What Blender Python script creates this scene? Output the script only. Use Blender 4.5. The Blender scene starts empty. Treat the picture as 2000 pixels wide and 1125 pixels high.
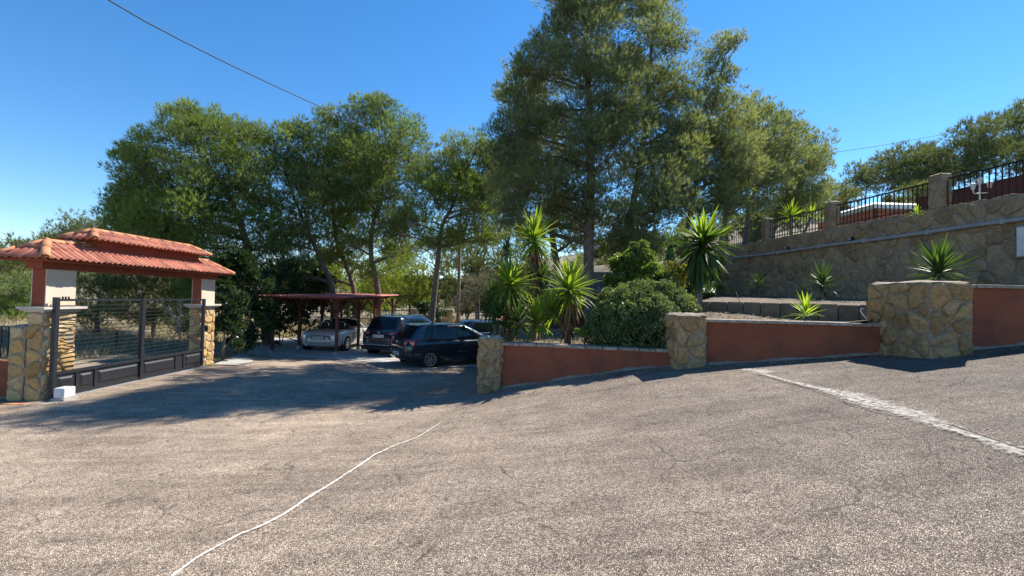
import bpy, math, random
import numpy as np
from mathutils import Vector, Matrix

SC = bpy.context.scene
COL = SC.collection
RNG = np.random.default_rng(11)
random.seed(5)
PI = math.pi
E = 1.65                      # eye height above the ground at the camera
FOC = 880.0                   # focal length in photo pixels (2000 wide)

# ---------------------------------------------------------------- camera
PITCH, ROLL = math.radians(1.4), math.radians(1.35)
F_ = Vector((0, math.cos(PITCH), math.sin(PITCH)))
U0 = Vector((0, -math.sin(PITCH), math.cos(PITCH)))
R0 = Vector((1, 0, 0))
R_ = R0 * math.cos(ROLL) + U0 * math.sin(ROLL)
U_ = -R0 * math.sin(ROLL) + U0 * math.cos(ROLL)
cam_d = bpy.data.cameras.new('camera')
cam = bpy.data.objects.new('camera', cam_d)
COL.objects.link(cam)
cam_d.sensor_width = 36
cam_d.lens = 36 * FOC / 2000
cam_d.clip_end = 3000
m = Matrix.Identity(4)
for i in range(3):
    m[i][0], m[i][1], m[i][2] = R_[i], U_[i], -F_[i]
m[2][3] = E
cam.matrix_world = m
SC.camera = cam

# ---------------------------------------------------------------- sky, sun, exposure
SUN_AZ, SUN_EL = math.radians(50), math.radians(47)
w = bpy.data.worlds.new('World')
SC.world = w
w.use_nodes = True
nt = w.node_tree
for n in list(nt.nodes):
    nt.nodes.remove(n)
sky = nt.nodes.new('ShaderNodeTexSky')
sky.sky_type = 'NISHITA'
sky.sun_disc = False
sky.sun_elevation = SUN_EL
sky.sun_rotation = SUN_AZ
sky.altitude = 200
sky.air_density = 1.0
sky.dust_density = 0.0
sky.ozone_density = 3.5
bg = nt.nodes.new('ShaderNodeBackground')
bg.inputs[1].default_value = 0.11
wo = nt.nodes.new('ShaderNodeOutputWorld')
hs = nt.nodes.new('ShaderNodeHueSaturation')
hs.inputs['Saturation'].default_value = 1.27
nt.links.new(sky.outputs[0], hs.inputs['Color'])
nt.links.new(hs.outputs[0], bg.inputs[0])
nt.links.new(bg.outputs[0], wo.inputs[0])
sun_d = bpy.data.lights.new('sun', 'SUN')
sun_d.energy = 5.0
sun_d.angle = math.radians(0.53)
sun_d.color = (1.0, 0.93, 0.83)
sun = bpy.data.objects.new('sun', sun_d)
COL.objects.link(sun)
sd = Vector((math.sin(SUN_AZ) * math.cos(SUN_EL), math.cos(SUN_AZ) * math.cos(SUN_EL), math.sin(SUN_EL)))
sun.rotation_euler = sd.to_track_quat('Z', 'Y').to_euler()
sun.location = (20, 20, 30)
SC.view_settings.view_transform = 'Standard'
SC.view_settings.look = 'None'
SC.view_settings.gamma = 1
SC.view_settings.use_curve_mapping = False
SC.view_settings.exposure = 0.90
SC.cycles.max_bounces = 6
SC.cycles.transparent_max_bounces = 8
SC.cycles.sample_clamp_indirect = 6

# ---------------------------------------------------------------- geometry helpers
def P(px, py, z):
    """point at photo pixel (px,py) and z metres in front of the eye"""
    d = F_ + R_ * ((px - 1000) / FOC) - U_ * ((py - 562.5) / FOC)
    return Vector((0, 0, E)) + d * z

def tag(o, label=None, cat=None, group=None, kind=None):
    if label: o['label'] = label
    if cat: o['category'] = cat
    if group: o['group'] = group
    if kind: o['kind'] = kind
    return o

def empty(name, loc, rz=0.0, label=None, cat=None, group=None):
    o = bpy.data.objects.new(name, None)
    COL.objects.link(o)
    o.location = loc
    o.rotation_euler = (0, 0, rz)
    o.empty_display_size = 0.2
    return tag(o, label, cat, group)

def wm(o):
    """world matrix of an empty / object placed by us"""
    if o is None:
        return Matrix.Identity(4)
    m = o.matrix_basis.copy()
    while o.parent:
        o = o.parent
        m = o.matrix_basis @ m
    return m

class MB:
    def __init__(s):
        s.v = []; s.f = []
    def add(s, vs, fs):
        n = len(s.v)
        s.v.extend([tuple(v) for v in vs])
        s.f.extend([tuple(i + n for i in f) for f in fs])
        return s
    def box(s, x0, x1, y0, y1, z0, z1, M=None, bev=0.0):
        if bev > 0:
            b = bev
            vs = []
            def ring(z, i):
                return [(x0 + i, y0 + b, z), (x0 + b, y0 + i, z), (x1 - b, y0 + i, z), (x1 - i, y0 + b, z),
                        (x1 - i, y1 - b, z), (x1 - b, y1 - i, z), (x0 + b, y1 - i, z), (x0 + i, y1 - b, z)]
            def ring2(z):
                return [(x0 + b, y0 + b, z)] * 1
            for z, i in ((z0, 0), (z1 - b, 0)):
                vs += [(a, c, zz) for a, c, zz in ring(z, 0)]
            top = [(x0 + b, y0 + b * 1.6, z1), (x0 + b * 1.6, y0 + b, z1), (x1 - b * 1.6, y0 + b, z1), (x1 - b, y0 + b * 1.6, z1),
                   (x1 - b, y1 - b * 1.6, z1), (x1 - b * 1.6, y1 - b, z1), (x0 + b * 1.6, y1 - b, z1), (x0 + b, y1 - b * 1.6, z1)]
            vs += top
            fs = []
            for k in range(2):
                for i in range(8):
                    j = (i + 1) % 8
                    fs.append((k * 8 + i, k * 8 + j, k * 8 + 8 + j, k * 8 + 8 + i))
            fs.append(tuple(range(16, 24)))
            fs.append(tuple(range(7, -1, -1)))
        else:
            vs = [(x0, y0, z0), (x1, y0, z0), (x1, y1, z0), (x0, y1, z0), (x0, y0, z1), (x1, y0, z1), (x1, y1, z1), (x0, y1, z1)]
            fs = [(0, 3, 2, 1), (4, 5, 6, 7), (0, 1, 5, 4), (1, 2, 6, 5), (2, 3, 7, 6), (3, 0, 4, 7)]
        if M is not None:
            vs = [M @ Vector(v) for v in vs]
        return s.add(vs, fs)
    def tube(s, pts, rad, n=8, cap=True):
        pts = [Vector(p) for p in pts]
        if not hasattr(rad, '__len__'):
            rad = [rad] * len(pts)
        vs = []
        prev = None
        for i, p in enumerate(pts):
            a = pts[max(0, i - 1)]; b = pts[min(len(pts) - 1, i + 1)]
            t = (b - a)
            if t.length < 1e-9: t = Vector((0, 0, 1))
            t.normalize()
            if prev is None:
                up = Vector((0, 0, 1)) if abs(t.z) < 0.9 else Vector((1, 0, 0))
                x = t.cross(up).normalized()
            else:
                x = (prev - t * prev.dot(t)).normalized()
            prev = x
            y = t.cross(x)
            for k in range(n):
                an = 2 * PI * k / n
                vs.append(p + (x * math.cos(an) + y * math.sin(an)) * rad[i])
        fs = []
        for i in range(len(pts) - 1):
            for k in range(n):
                k2 = (k + 1) % n
                fs.append((i * n + k, i * n + k2, (i + 1) * n + k2, (i + 1) * n + k))
        if cap:
            fs.append(tuple(range(n - 1, -1, -1)))
            fs.append(tuple((len(pts) - 1) * n + k for k in range(n)))
        return s.add(vs, fs)
    def build(s, name, mat, parent=None, smooth=False, M=None):
        me = bpy.data.meshes.new(name)
        me.from_pydata(s.v, [], s.f)
        me.update()
        if smooth:
            me.polygons.foreach_set('use_smooth', [True] * len(me.polygons))
        if mat: me.materials.append(mat)
        o = bpy.data.objects.new(name, me)
        COL.objects.link(o)
        if parent is not None: o.parent = parent
        if M is not None: o.matrix_basis = M
        return o

def inst(name, me, parent, M, mat=None):
    o = bpy.data.objects.new(name, me)
    COL.objects.link(o)
    if parent is not None: o.parent = parent
    o.matrix_basis = M
    return o

def bevel(o, wd, seg=1):
    b = o.modifiers.new('bevel', 'BEVEL'); b.width = wd; b.segments = seg; b.limit_method = 'ANGLE'
    return o

def mesh_arrays(name, V, k, mat, tint=None, tid=None):
    """V: (N*k,3) verts, faces are consecutive groups of k verts"""
    n = len(V) // k
    me = bpy.data.meshes.new(name)
    me.vertices.add(n * k)
    me.vertices.foreach_set('co', V.astype(np.float32).ravel())
    me.loops.add(n * k)
    me.loops.foreach_set('vertex_index', np.arange(n * k, dtype=np.int32))
    me.polygons.add(n)
    me.polygons.foreach_set('loop_start', np.arange(0, n * k, k, dtype=np.int32))
    me.update(calc_edges=True)
    if tint is not None:
        at = me.attributes.new('tint', 'FLOAT', 'FACE')
        at.data.foreach_set('value', tint.astype(np.float32))
    if mat: me.materials.append(mat)
    return me

# ---------------------------------------------------------------- terrain
class RBF:
    def __init__(s, pts):
        a = np.array(pts, float)
        s.c = a[:, :2]; n = len(a)
        K = s.k(np.linalg.norm(s.c[:, None] - s.c[None], axis=2)) + np.eye(n) * 0.15
        Q = np.hstack([np.ones((n, 1)), s.c])
        A = np.block([[K, Q], [Q.T, np.zeros((3, 3))]])
        s.w = np.linalg.solve(A, np.concatenate([a[:, 2], np.zeros(3)]))
    def k(s, r):
        r = np.maximum(r, 1e-9)
        return r * r * np.log(r) * 0.5
    def __call__(s, x, y):
        x = np.atleast_1d(np.asarray(x, float)); y = np.atleast_1d(np.asarray(y, float))
        sh = x.shape
        q = np.stack([x.ravel(), y.ravel()], 1)
        d = np.linalg.norm(q[:, None] - s.c[None], axis=2)
        r = s.k(d) @ s.w[:-3] + s.w[-3] + q @ s.w[-2:]
        return r.reshape(sh)

drive_rbf = RBF([(0, 0, -1.65), (0, 4, -1.70), (-8.68, 8.6, -2.11), (-8.68, 12.8, -2.14), (-2.7, 15.3, -2.38), (-5.2, 17.6, -2.36),
                 (-9, 17.2, -2.30), (-6.5, 24, -2.42), (-.62, 9.1, -1.95), (-.2, 9.1, -1.81), (2.87, 8.4, -1.19), (3.04, 8.2, -1.22), (3.54, 8.2, -1.13),
                 (6.48, 7.8, -.80), (6.48, 6.97, -.77), (7.15, 7.2, -.68), (8.28, 7.3, -.54), (13, 7, .05), (4, 3, -1.12), (8, 3, -.6),
                 (13, 3, -.1), (-4, 4, -1.95), (-8, 3, -2.15), (-9, -3, -2.1), (0, -4, -1.6), (8, -4, -.7), (-14, 8, -2.15), (-14, 16, -2.2),
                 (-12, 24, -2.4), (1, 24, -2.4), (.5, 15, -2.3), (-4, 10, -2.1)])

def sstep(t):
    t = np.clip(t, 0, 1)
    return t * t * (3 - 2 * t)

def hdrive(x, y):
    x = np.asarray(x, float); y = np.asarray(y, float)
    xc = np.clip(x, -15, 14); yc = np.clip(y, -6, 25)
    return drive_rbf(xc, yc).reshape(np.broadcast(x, y).shape) + E

def hlow(x, y):
    """height of the low ground everywhere"""
    x = np.asarray(x, float); y = np.asarray(y, float)
    h = hdrive(x, y)
    d = np.hypot(x + 2, y - 8)
    far = E - 2.5 + 0.0 * x + 10 * sstep((d - 90) / 250) + .15 * np.sin(x * .11) * np.sin(y * .13)
    bank = 0.9 * sstep((-16 - x) / 10) * sstep((60 - y) / 20)
    return h * (1 - sstep((d - 18) / 16)) + far * sstep((d - 18) / 16) + bank

def G0(x, y):
    return float(hdrive(np.array([x]), np.array([y]))[0])

def WL(y):                       # x of the face of the long stone wall
    return 13.0 - 0.125 * y

def hterr(x, y):                 # terrace above the wall and the hillside behind it
    x = np.asarray(x, float); y = np.asarray(y, float)
    hi = E + 2.6 + .22 * np.maximum(0, x - WL(y) - 6) + .06 * np.maximum(0, y - 30)
    hi = np.minimum(hi, E + 24 + 0.02 * x)
    lo = hlow(x, y) - 0.3
    t = sstep((x - (WL(y) - 8)) / 8)
    return np.where(y < 22.6, hi, lo * (1 - t) + hi * t)

garden_rbf = RBF([(-.4, 9.5, -.97), (1.5, 9.3, -.97), (2.9, 8.9, -.95), (3.7, 8.6, -.40), (5, 8.4, -.36), (6.4, 8.3, -.35), (7.3, 7.7, .30),
                  (9, 7.7, .33), (12, 7.7, .38), (4.8, 11.6, -.2), (7.8, 9.7, -.28), (9, 9.3, -.1), (0, 16, -1.05), (3, 16, -.95), (1, 24, -1.6), (8, 22, -.3),
                  (0, 12, -.98), (3, 12, -.8)])
def hgard(x, y):
    return garden_rbf(x, y) + E

def pix_ground(px, py, hf=hdrive, off=0.0):
    d = P(px, py, 1.0) - Vector((0, 0, E))
    a = 0.5
    t = a
    prev = None
    while t < 80:
        p = Vector((0, 0, E)) + d * t
        g = float(np.ravel(hf(np.array([p.x]), np.array([p.y])))[0]) + off
        if p.z < g:
            lo, hi = t - .1, t
            for _ in range(12):
                mdl = (lo + hi) / 2
                q = Vector((0, 0, E)) + d * mdl
                if q.z < float(np.ravel(hf(np.array([q.x]), np.array([q.y])))[0]) + off: hi = mdl
                else: lo = mdl
            q = Vector((0, 0, E)) + d * hi
            return q
        t += .1
    return Vector((0, 0, E)) + d * 80

# ---------------------------------------------------------------- materials
def newmat(name):
    mt = bpy.data.materials.new(name)
    mt.use_nodes = True
    t = mt.node_tree
    b = t.nodes['Principled BSDF']
    return mt, t, b

def node(t, typ, **kw):
    n = t.nodes.new(typ)
    for k, v in kw.items():
        setattr(n, k, v)
    return n

def wpos(t):
    g = node(t, 'ShaderNodeNewGeometry')
    return g.outputs['Position']

def noise(t, scale, detail=3, rough=.55, vec=None):
    n = node(t, 'ShaderNodeTexNoise')
    n.inputs['Scale'].default_value = scale
    n.inputs['Detail'].default_value = detail
    n.inputs['Roughness'].default_value = rough
    t.links.new(vec if vec is not None else wpos(t), n.inputs['Vector'])
    return n.outputs['Fac']

def ramp(t, fac, stops):
    r = node(t, 'ShaderNodeValToRGB')
    el = r.color_ramp.elements
    while len(el) < len(stops): el.new(0.5)
    for e, (p, c) in zip(el, stops):
        e.position = p
        e.color = (*c, 1) if len(c) == 3 else c
    t.links.new(fac, r.inputs[0])
    return r.outputs[0]

def mix(t, a, b, fac, mode='MIX'):
    n = node(t, 'ShaderNodeMix', data_type='RGBA', blend_type=mode)
    for s, v in ((n.inputs[6], a), (n.inputs[7], b), (n.inputs[0], fac)):
        if hasattr(v, 'type') or hasattr(v, 'links'):
            t.links.new(v, s)
        elif isinstance(v, (int, float)):
            s.default_value = v
        else:
            s.default_value = (*v, 1)
    return n.outputs[2]

def mth(t, op, a, b=0.0):
    n = node(t, 'ShaderNodeMath', operation=op)
    for s, v in ((n.inputs[0], a), (n.inputs[1], b)):
        if isinstance(v, (int, float)): s.default_value = v
        else: t.links.new(v, s)
    return n.outputs[0]

def bump(t, b, h, strength=.3, dist=.02):
    n = node(t, 'ShaderNodeBump')
    n.inputs['Strength'].default_value = strength
    n.inputs['Distance'].default_value = dist
    t.links.new(h, n.inputs['Height'])
    t.links.new(n.outputs[0], b.inputs['Normal'])

def pm(name, c1, c2=None, scale=6, rough=.8, bs=.25, bscale=40, bdist=.01, metal=0, rnd=0.0, spec=.4, coat=0, dirt=None):
    mt, t, b = newmat(name)
    c2 = c2 or tuple(x * .75 for x in c1)
    f = noise(t, scale, 5)
    f = ramp(t, f, [(.32, (0, 0, 0)), (.68, (1, 1, 1))])
    c = mix(t, c1, c2, f)
    if dirt:
        d = ramp(t, noise(t, dirt[1], 6, .65), [(.5, (0, 0, 0)), (.72, (1, 1, 1))])
        dd = mth(t, 'MULTIPLY', d, dirt[2])
        c = mix(t, c, dirt[0], dd)
    if rnd:
        oi = node(t, 'ShaderNodeObjectInfo')
        r = mth(t, 'MULTIPLY', oi.outputs['Random'], rnd * 2)
        r = mth(t, 'ADD', r, 1 - rnd)
        v = node(t, 'ShaderNodeVectorMath', operation='SCALE')
        t.links.new(c, v.inputs[0]); t.links.new(r, v.inputs['Scale'])
        c = v.outputs[0]
    t.links.new(c, b.inputs['Base Color'])
    b.inputs['Roughness'].default_value = rough
    b.inputs['Metallic'].default_value = metal
    b.inputs['Specular IOR Level'].default_value = spec
    b.inputs['Coat Weight'].default_value = coat
    b.inputs['Coat Roughness'].default_value = .06
    if bs: bump(t, b, noise(t, bscale, 4, .6), bs, bdist)
    return mt

def stone_mat(name, stops, dark=.55):
    """stones: each object picks its own hue along the ramp"""
    mt, t, b = newmat(name)
    oi = node(t, 'ShaderNodeObjectInfo')
    f = mth(t, 'ADD', mth(t, 'MULTIPLY', oi.outputs['Random'], .8), mth(t, 'MULTIPLY', noise(t, 7, 5, .6), .4))
    f = mth(t, 'SUBTRACT', f, .1)
    c = ramp(t, f, stops)
    blot = ramp(t, noise(t, 18, 6, .7), [(.35, (dark, dark, dark)), (.6, (1.05, 1.05, 1.05))])
    c = mix(t, c, blot, 1.0, 'MULTIPLY')
    t.links.new(c, b.inputs['Base Color'])
    b.inputs['Roughness'].default_value = .88
    b.inputs['Specular IOR Level'].default_value = .25
    hb = mth(t, 'ADD', noise(t, 14, 6, .65), mth(t, 'MULTIPLY', noise(t, 70, 3), .3))
    bump(t, b, hb, .7, .03)
    return mt

def leaf_mat(name, c_dark, c_light, trans=.35, rough=.6, tcol=None, spec=.25):
    mt, t, b = newmat(name)
    at = node(t, 'ShaderNodeAttribute', attribute_name='tint')
    c = mix(t, c_dark, c_light, at.outputs['Fac'])
    c = mix(t, c, (.5, .5, .45), ramp(t, noise(t, .35, 3), [(.45, (0, 0, 0)), (.9, (.22, .22, .22))]), 'MIX')
    t.links.new(c, b.inputs['Base Color'])
    b.inputs['Roughness'].default_value = rough
    b.inputs['Specular IOR Level'].default_value = spec
    tr = node(t, 'ShaderNodeBsdfTranslucent')
    v = node(t, 'ShaderNodeVectorMath', operation='MULTIPLY')
    v.inputs[1].default_value = tcol or (1.5, 1.45, .6)
    t.links.new(c, v.inputs[0])
    t.links.new(v.outputs[0], tr.inputs[0])
    ms = node(t, 'ShaderNodeMixShader')
    ms.inputs[0].default_value = trans
    t.links.new(b.outputs[0], ms.inputs[1]); t.links.new(tr.outputs[0], ms.inputs[2])
    t.links.new(ms.outputs[0], t.nodes['Material Output'].inputs[0])
    return mt

def asphalt_mat():
    mt, t, b = newmat('worn_asphalt')
    pos = wpos(t)
    vo = node(t, 'ShaderNodeTexVoronoi'); vo.inputs['Scale'].default_value = 88
    t.links.new(pos, vo.inputs['Vector'])
    vo2 = node(t, 'ShaderNodeTexVoronoi', feature='DISTANCE_TO_EDGE'); vo2.inputs['Scale'].default_value = 88
    t.links.new(pos, vo2.inputs['Vector'])
    sep = node(t, 'ShaderNodeSeparateColor'); t.links.new(vo.outputs['Color'], sep.inputs[0])
    peb = ramp(t, sep.outputs[0], [(0, (.25, .225, .20)), (.25, (.42, .38, .335)), (.6, (.60, .54, .475)), (.85, (.72, .66, .585)), (1, (.86, .80, .73))])
    gap = ramp(t, vo2.outputs[0], [(.0, (.16, .15, .145)), (.2, (1.03, 1.03, 1.03))])
    c = mix(t, peb, gap, 1.0, 'MULTIPLY')
    # large tonal areas of wear: greyer, browner and pinkish patches
    big = ramp(t, noise(t, .33, 6, .62), [(.3, (.66, .635, .62)), (.5, (.97, .94, .91)), (.68, (1.18, 1.13, 1.06))])
    c = mix(t, c, big, 1.0, 'MULTIPLY')
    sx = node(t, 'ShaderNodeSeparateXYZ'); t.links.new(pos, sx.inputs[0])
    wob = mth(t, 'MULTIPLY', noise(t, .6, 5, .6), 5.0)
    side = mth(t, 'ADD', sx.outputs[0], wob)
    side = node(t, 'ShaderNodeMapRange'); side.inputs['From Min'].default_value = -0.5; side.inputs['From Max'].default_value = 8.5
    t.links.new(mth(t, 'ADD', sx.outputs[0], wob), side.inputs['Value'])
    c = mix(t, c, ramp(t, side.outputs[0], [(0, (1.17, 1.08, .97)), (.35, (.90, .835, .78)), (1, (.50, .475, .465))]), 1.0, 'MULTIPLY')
    mid = ramp(t, noise(t, 2.2, 6, .68), [(.3, (.76, .73, .71)), (.55, (1.02, 1.0, .98)), (.75, (1.15, 1.12, 1.08))])
    c = mix(t, c, mid, 1.0, 'MULTIPLY')
    # bitumen bleeding through and small dark spots
    bt = ramp(t, noise(t, 5.5, 7, .75), [(.57, (1, 1, 1)), (.68, (.55, .53, .53))])
    c = mix(t, c, bt, 1.0, 'MULTIPLY')
    sp = ramp(t, noise(t, 24, 3, .6), [(.70, (1, 1, 1)), (.76, (.35, .33, .32))])
    c = mix(t, c, sp, 1.0, 'MULTIPLY')
    # streaks across the drive left by tyres and rolling
    mp = node(t, 'ShaderNodeMapping'); mp.inputs['Scale'].default_value = (.35, 3.0, 1)
    mp.inputs['Rotation'].default_value = (0, 0, .35)
    t.links.new(pos, mp.inputs['Vector'])
    st = ramp(t, noise(t, 1.6, 6, .7, mp.outputs[0]), [(.34, (.66, .65, .655)), (.6, (1.07, 1.07, 1.06))])
    c = mix(t, c, st, .8, 'MULTIPLY')
    # hairline cracks
    nz = node(t, 'ShaderNodeTexNoise'); nz.inputs['Scale'].default_value = 1.4; nz.inputs['Detail'].default_value = 4
    t.links.new(pos, nz.inputs['Vector'])
    dv = node(t, 'ShaderNodeVectorMath', operation='SCALE'); dv.inputs['Scale'].default_value = .55
    t.links.new(nz.outputs['Color'], dv.inputs[0])
    av = node(t, 'ShaderNodeVectorMath', operation='ADD'); t.links.new(pos, av.inputs[0]); t.links.new(dv.outputs[0], av.inputs[1])
    vc = node(t, 'ShaderNodeTexVoronoi', feature='DISTANCE_TO_EDGE'); vc.inputs['Scale'].default_value = 1.15
    t.links.new(av.outputs[0], vc.inputs['Vector'])
    brk = ramp(t, noise(t, 1.7, 5), [(.46, (0, 0, 0)), (.58, (1, 1, 1))])
    crk = ramp(t, vc.outputs[0], [(.0, (1, 1, 1)), (.016, (0, 0, 0))])
    cr = mth(t, 'MULTIPLY', crk, brk)
    cr = mth(t, 'MULTIPLY', cr, .75)
    c = mix(t, c, (.05, .045, .04), cr)
    t.links.new(c, b.inputs['Base Color'])
    b.inputs['Roughness'].default_value = .85
    b.inputs['Specular IOR Level'].default_value = .3
    hb = mth(t, 'ADD', mth(t, 'MULTIPLY', gap, .8), mth(t, 'MULTIPLY', noise(t, 9, 4, .65), .9))
    hb = mth(t, 'ADD', hb, mth(t, 'MULTIPLY', sep.outputs[1], .5))
    bump(t, b, hb, .85, .010)
    return mt

M = {}
M['asphalt'] = asphalt_mat()
M['concrete'] = pm('concrete', (.44, .42, .38), (.30, .285, .26), 3, .9, .4, 60, .01, dirt=((.16, .15, .14), 1.5, .6))
M['cement'] = pm('cement_patch', (.66, .61, .53), (.50, .46, .40), 7, .92, .6, 50, .012, dirt=((.25, .23, .20), 11, .8))
def worn(mt, scale, lo, hi):
    t = mt.node_tree; b = t.nodes['Principled BSDF']
    at = node(t, 'ShaderNodeAttribute', attribute_name='mid')
    s_ = mth(t, 'ADD', ramp(t, noise(t, scale, 6, .7), [(.36, (0, 0, 0)), (.64, (1, 1, 1))]), mth(t, 'MULTIPLY', at.outputs['Fac'], .55))
    a = ramp(t, mth(t, 'DIVIDE', s_, 1.6), [(lo / 1.6, (0, 0, 0)), (min(1, hi / 1.6), (.85, .85, .85))])
    t.links.new(a, b.inputs['Alpha'])
worn(M['cement'], 22, .55, 1.35)
M['cement_line'] = pm('cement_line', (.80, .76, .68), (.64, .60, .53), 7, .92, .4, 50, .01)
worn(M['cement_line'], 22, .35, .95)
M['crack'] = pm('crack_dark', (.03, .028, .026), None, 20, .95, 0)
M['soil'] = pm('soil', (.20, .155, .115), (.10, .078, .058), 3, .95, .9, 18, .05, dirt=((.30, .24, .17), 9, .6))
M['drysoil'] = pm('dry_ground', (.27, .22, .14), (.14, .12, .075), .8, .95, .8, 12, .06, dirt=((.09, .10, .045), 2.2, .8))
M['stucco_red'] = pm('terracotta_render', (.31, .092, .044), (.225, .066, .034), 1.1, .9, .5, 60, .008, dirt=((.12, .052, .040), 3.2, .75))
M['stucco_red_shaded'] = pm('terracotta_render_gate', (.28, .075, .043), (.22, .060, .036), 2.2, .9, .3, 110, .006)  # gateway render, darkened so the shade on beam and pillars is in its colour
M['cream'] = pm('cream_render', (.66, .56, .44), (.58, .48, .37), 2.5, .9, .25, 110, .005, dirt=((.45, .36, .27), 4, .35))
M['trim'] = pm('cast_stone_trim', (.58, .54, .47), (.46, .42, .36), 5, .8, .2, 60, .006)
M['coping'] = pm('coping_stone', (.42, .35, .27), (.26, .21, .16), 9, .9, .5, 45, .015, rnd=.22, dirt=((.09, .08, .07), 7, .8))
M['mortar'] = pm('mortar', (.40, .33, .25), (.29, .24, .18), 8, .95, .5, 60, .01)
M['mortar_dark'] = pm('mortar_weathered', (.33, .27, .20), (.22, .18, .135), 5, .95, .5, 60, .01)
M['stone_gate'] = stone_mat('ochre_stone', [(0, (.30, .17, .075)), (.3, (.52, .33, .14)), (.6, (.60, .42, .20)), (.85, (.62, .47, .27)), (1, (.33, .16, .085))], .7)
M['stone_pier'] = stone_mat('weathered_ochre_stone', [(0, (.25, .155, .075)), (.35, (.40, .255, .115)), (.7, (.46, .31, .15)), (1, (.33, .22, .13))], .55)
M['stone_wall'] = stone_mat('brown_field_stone', [(0, (.24, .165, .10)), (.35, (.33, .235, .14)), (.7, (.40, .295, .18)), (1, (.29, .21, .14))], .6)
M['block'] = pm('concrete_block', (.20, .15, .10), (.14, .105, .07), 6, .95, .5, 50, .012, rnd=.18, dirt=((.09, .08, .06), 5, .7))
M['tile'] = pm('roof_tile', (.46, .165, .105), (.37, .12, .075), 9, .75, .3, 60, .006, rnd=.28, dirt=((.24, .12, .085), 10, .7))
M['ridge'] = pm('ridge_tile', (.56, .255, .125), (.47, .18, .085), 9, .8, .3, 60, .006, rnd=.12, dirt=((.35, .2, .12), 14, .5))
M['iron'] = pm('black_iron', (.028, .030, .034), (.02, .022, .025), 15, .5, .1, 80, .003, spec=.5)
M['gate_iron'] = pm('grey_black_gate_paint', (.022, .025, .030), (.015, .017, .021), 15, .45, .12, 80, .003, spec=.5)
M['rail_fence'] = pm('fence_iron', (.022, .022, .026), None, 15, .55, 0)
M['white'] = pm('white_paint', (.74, .74, .72), (.62, .62, .60), 6, .6, .1, 60, .003)
M['pipe'] = pm('grey_pipe', (.33, .33, .34), (.24, .24, .25), 4, .7, .1, 60, .003)
M['wood_red'] = pm('stained_timber', (.13, .042, .026), (.08, .028, .019), 8, .7, .3, 40, .006, rnd=.15)
M['wood_pole'] = pm('weathered_pole', (.30, .25, .20), (.17, .14, .11), 5, .9, .6, 30, .02)
M['sheet'] = pm('red_corrugated_sheet', (.42, .13, .11), (.33, .10, .085), 4, .65, .1, 50, .004)
M['bark'] = pm('pine_bark', (.22, .17, .135), (.10, .078, .062), 9, .95, 1.0, 22, .06, dirt=((.26, .21, .18), 5, .5))
M['bark_light'] = pm('pale_bark', (.27, .22, .18), (.13, .105, .085), 7, .95, .9, 25, .05)
M['twig'] = pm('twigs', (.26, .22, .18), (.15, .12, .095), 7, .95, 0)
M['needle'] = leaf_mat('pine_needles', (.085, .135, .042), (.21, .285, .085), .48)
M['needle_c'] = leaf_mat('pine_needles_central', (.125, .162, .085), (.25, .29, .155), .48)  # greyed and lightened: glare veil over the central pines is in the colour
M['needle_y'] = leaf_mat('young_pine_needles', (.12, .17, .03), (.27, .32, .055), .45)  # young yellow green, with the direct sun on these saplings brightened into it
M['needle_o'] = leaf_mat('olive_foliage', (.095, .115, .042), (.20, .225, .085), .36)
M['needle_g'] = leaf_mat('grey_dry_foliage', (.13, .125, .085), (.24, .225, .165), .3, tcol=(1.2, 1.15, .8))
M['needle_h'] = leaf_mat('hill_pine_needles', (.080, .110, .052), (.18, .215, .095), .36)
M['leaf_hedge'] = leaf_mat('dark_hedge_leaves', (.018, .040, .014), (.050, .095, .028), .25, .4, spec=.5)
M['leaf_bush'] = leaf_mat('shrub_leaves', (.070, .115, .038), (.19, .26, .10), .34, .36, spec=.5)
M['leaf_bright'] = leaf_mat('bright_shrub_leaves', (.075, .125, .025), (.20, .29, .055), .42, .35, spec=.5)
M['leaf_yellow'] = leaf_mat('yellow_green_leaves', (.13, .16, .03), (.34, .36, .07), .4, .45)
M['grass_dry'] = leaf_mat('dry_grass', (.26, .20, .10), (.46, .38, .22), .25, .7, tcol=(1.1, 1.05, .7))
def blade_mat(name, c1, c2, tr):
    mt, t, b = newmat(name)
    oi = node(t, 'ShaderNodeObjectInfo')
    c = mix(t, c1, c2, oi.outputs['Random'])
    t.links.new(c, b.inputs['Base Color'])
    b.inputs['Roughness'].default_value = .5
    b.inputs['Specular IOR Level'].default_value = .3
    tl = node(t, 'ShaderNodeBsdfTranslucent')
    v = node(t, 'ShaderNodeVectorMath', operation='MULTIPLY'); v.inputs[1].default_value = (1.9, 1.8, .5)
    t.links.new(c, v.inputs[0]); t.links.new(v.outputs[0], tl.inputs[0])
    ms = node(t, 'ShaderNodeMixShader'); ms.inputs[0].default_value = tr
    t.links.new(b.outputs[0], ms.inputs[1]); t.links.new(tl.outputs[0], ms.inputs[2])
    t.links.new(ms.outputs[0], t.nodes['Material Output'].inputs[0])
    return mt
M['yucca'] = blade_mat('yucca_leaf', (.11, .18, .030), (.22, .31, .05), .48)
M['yucca_dark'] = blade_mat('dark_yucca_leaf', (.035, .080, .030), (.075, .135, .042), .34)  # darker leaf copy for dark and shaded plants; their shade is in the colour
M['agave'] = blade_mat('lime_agave_leaf', (.20, .32, .04), (.30, .42, .06), .5)
M['yucca_dead'] = pm('dead_yucca_leaf', (.22, .12, .06), (.12, .07, .04), 8, .9, 0, rnd=.3)
M['flower'] = pm('cream_flower', (.78, .72, .58), None, 8, .7, 0)
M['paint_teal'] = pm('dark_teal_car_paint', (.016, .034, .050), None, 2, .28, 0, coat=1, metal=.3, spec=.5)
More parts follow.
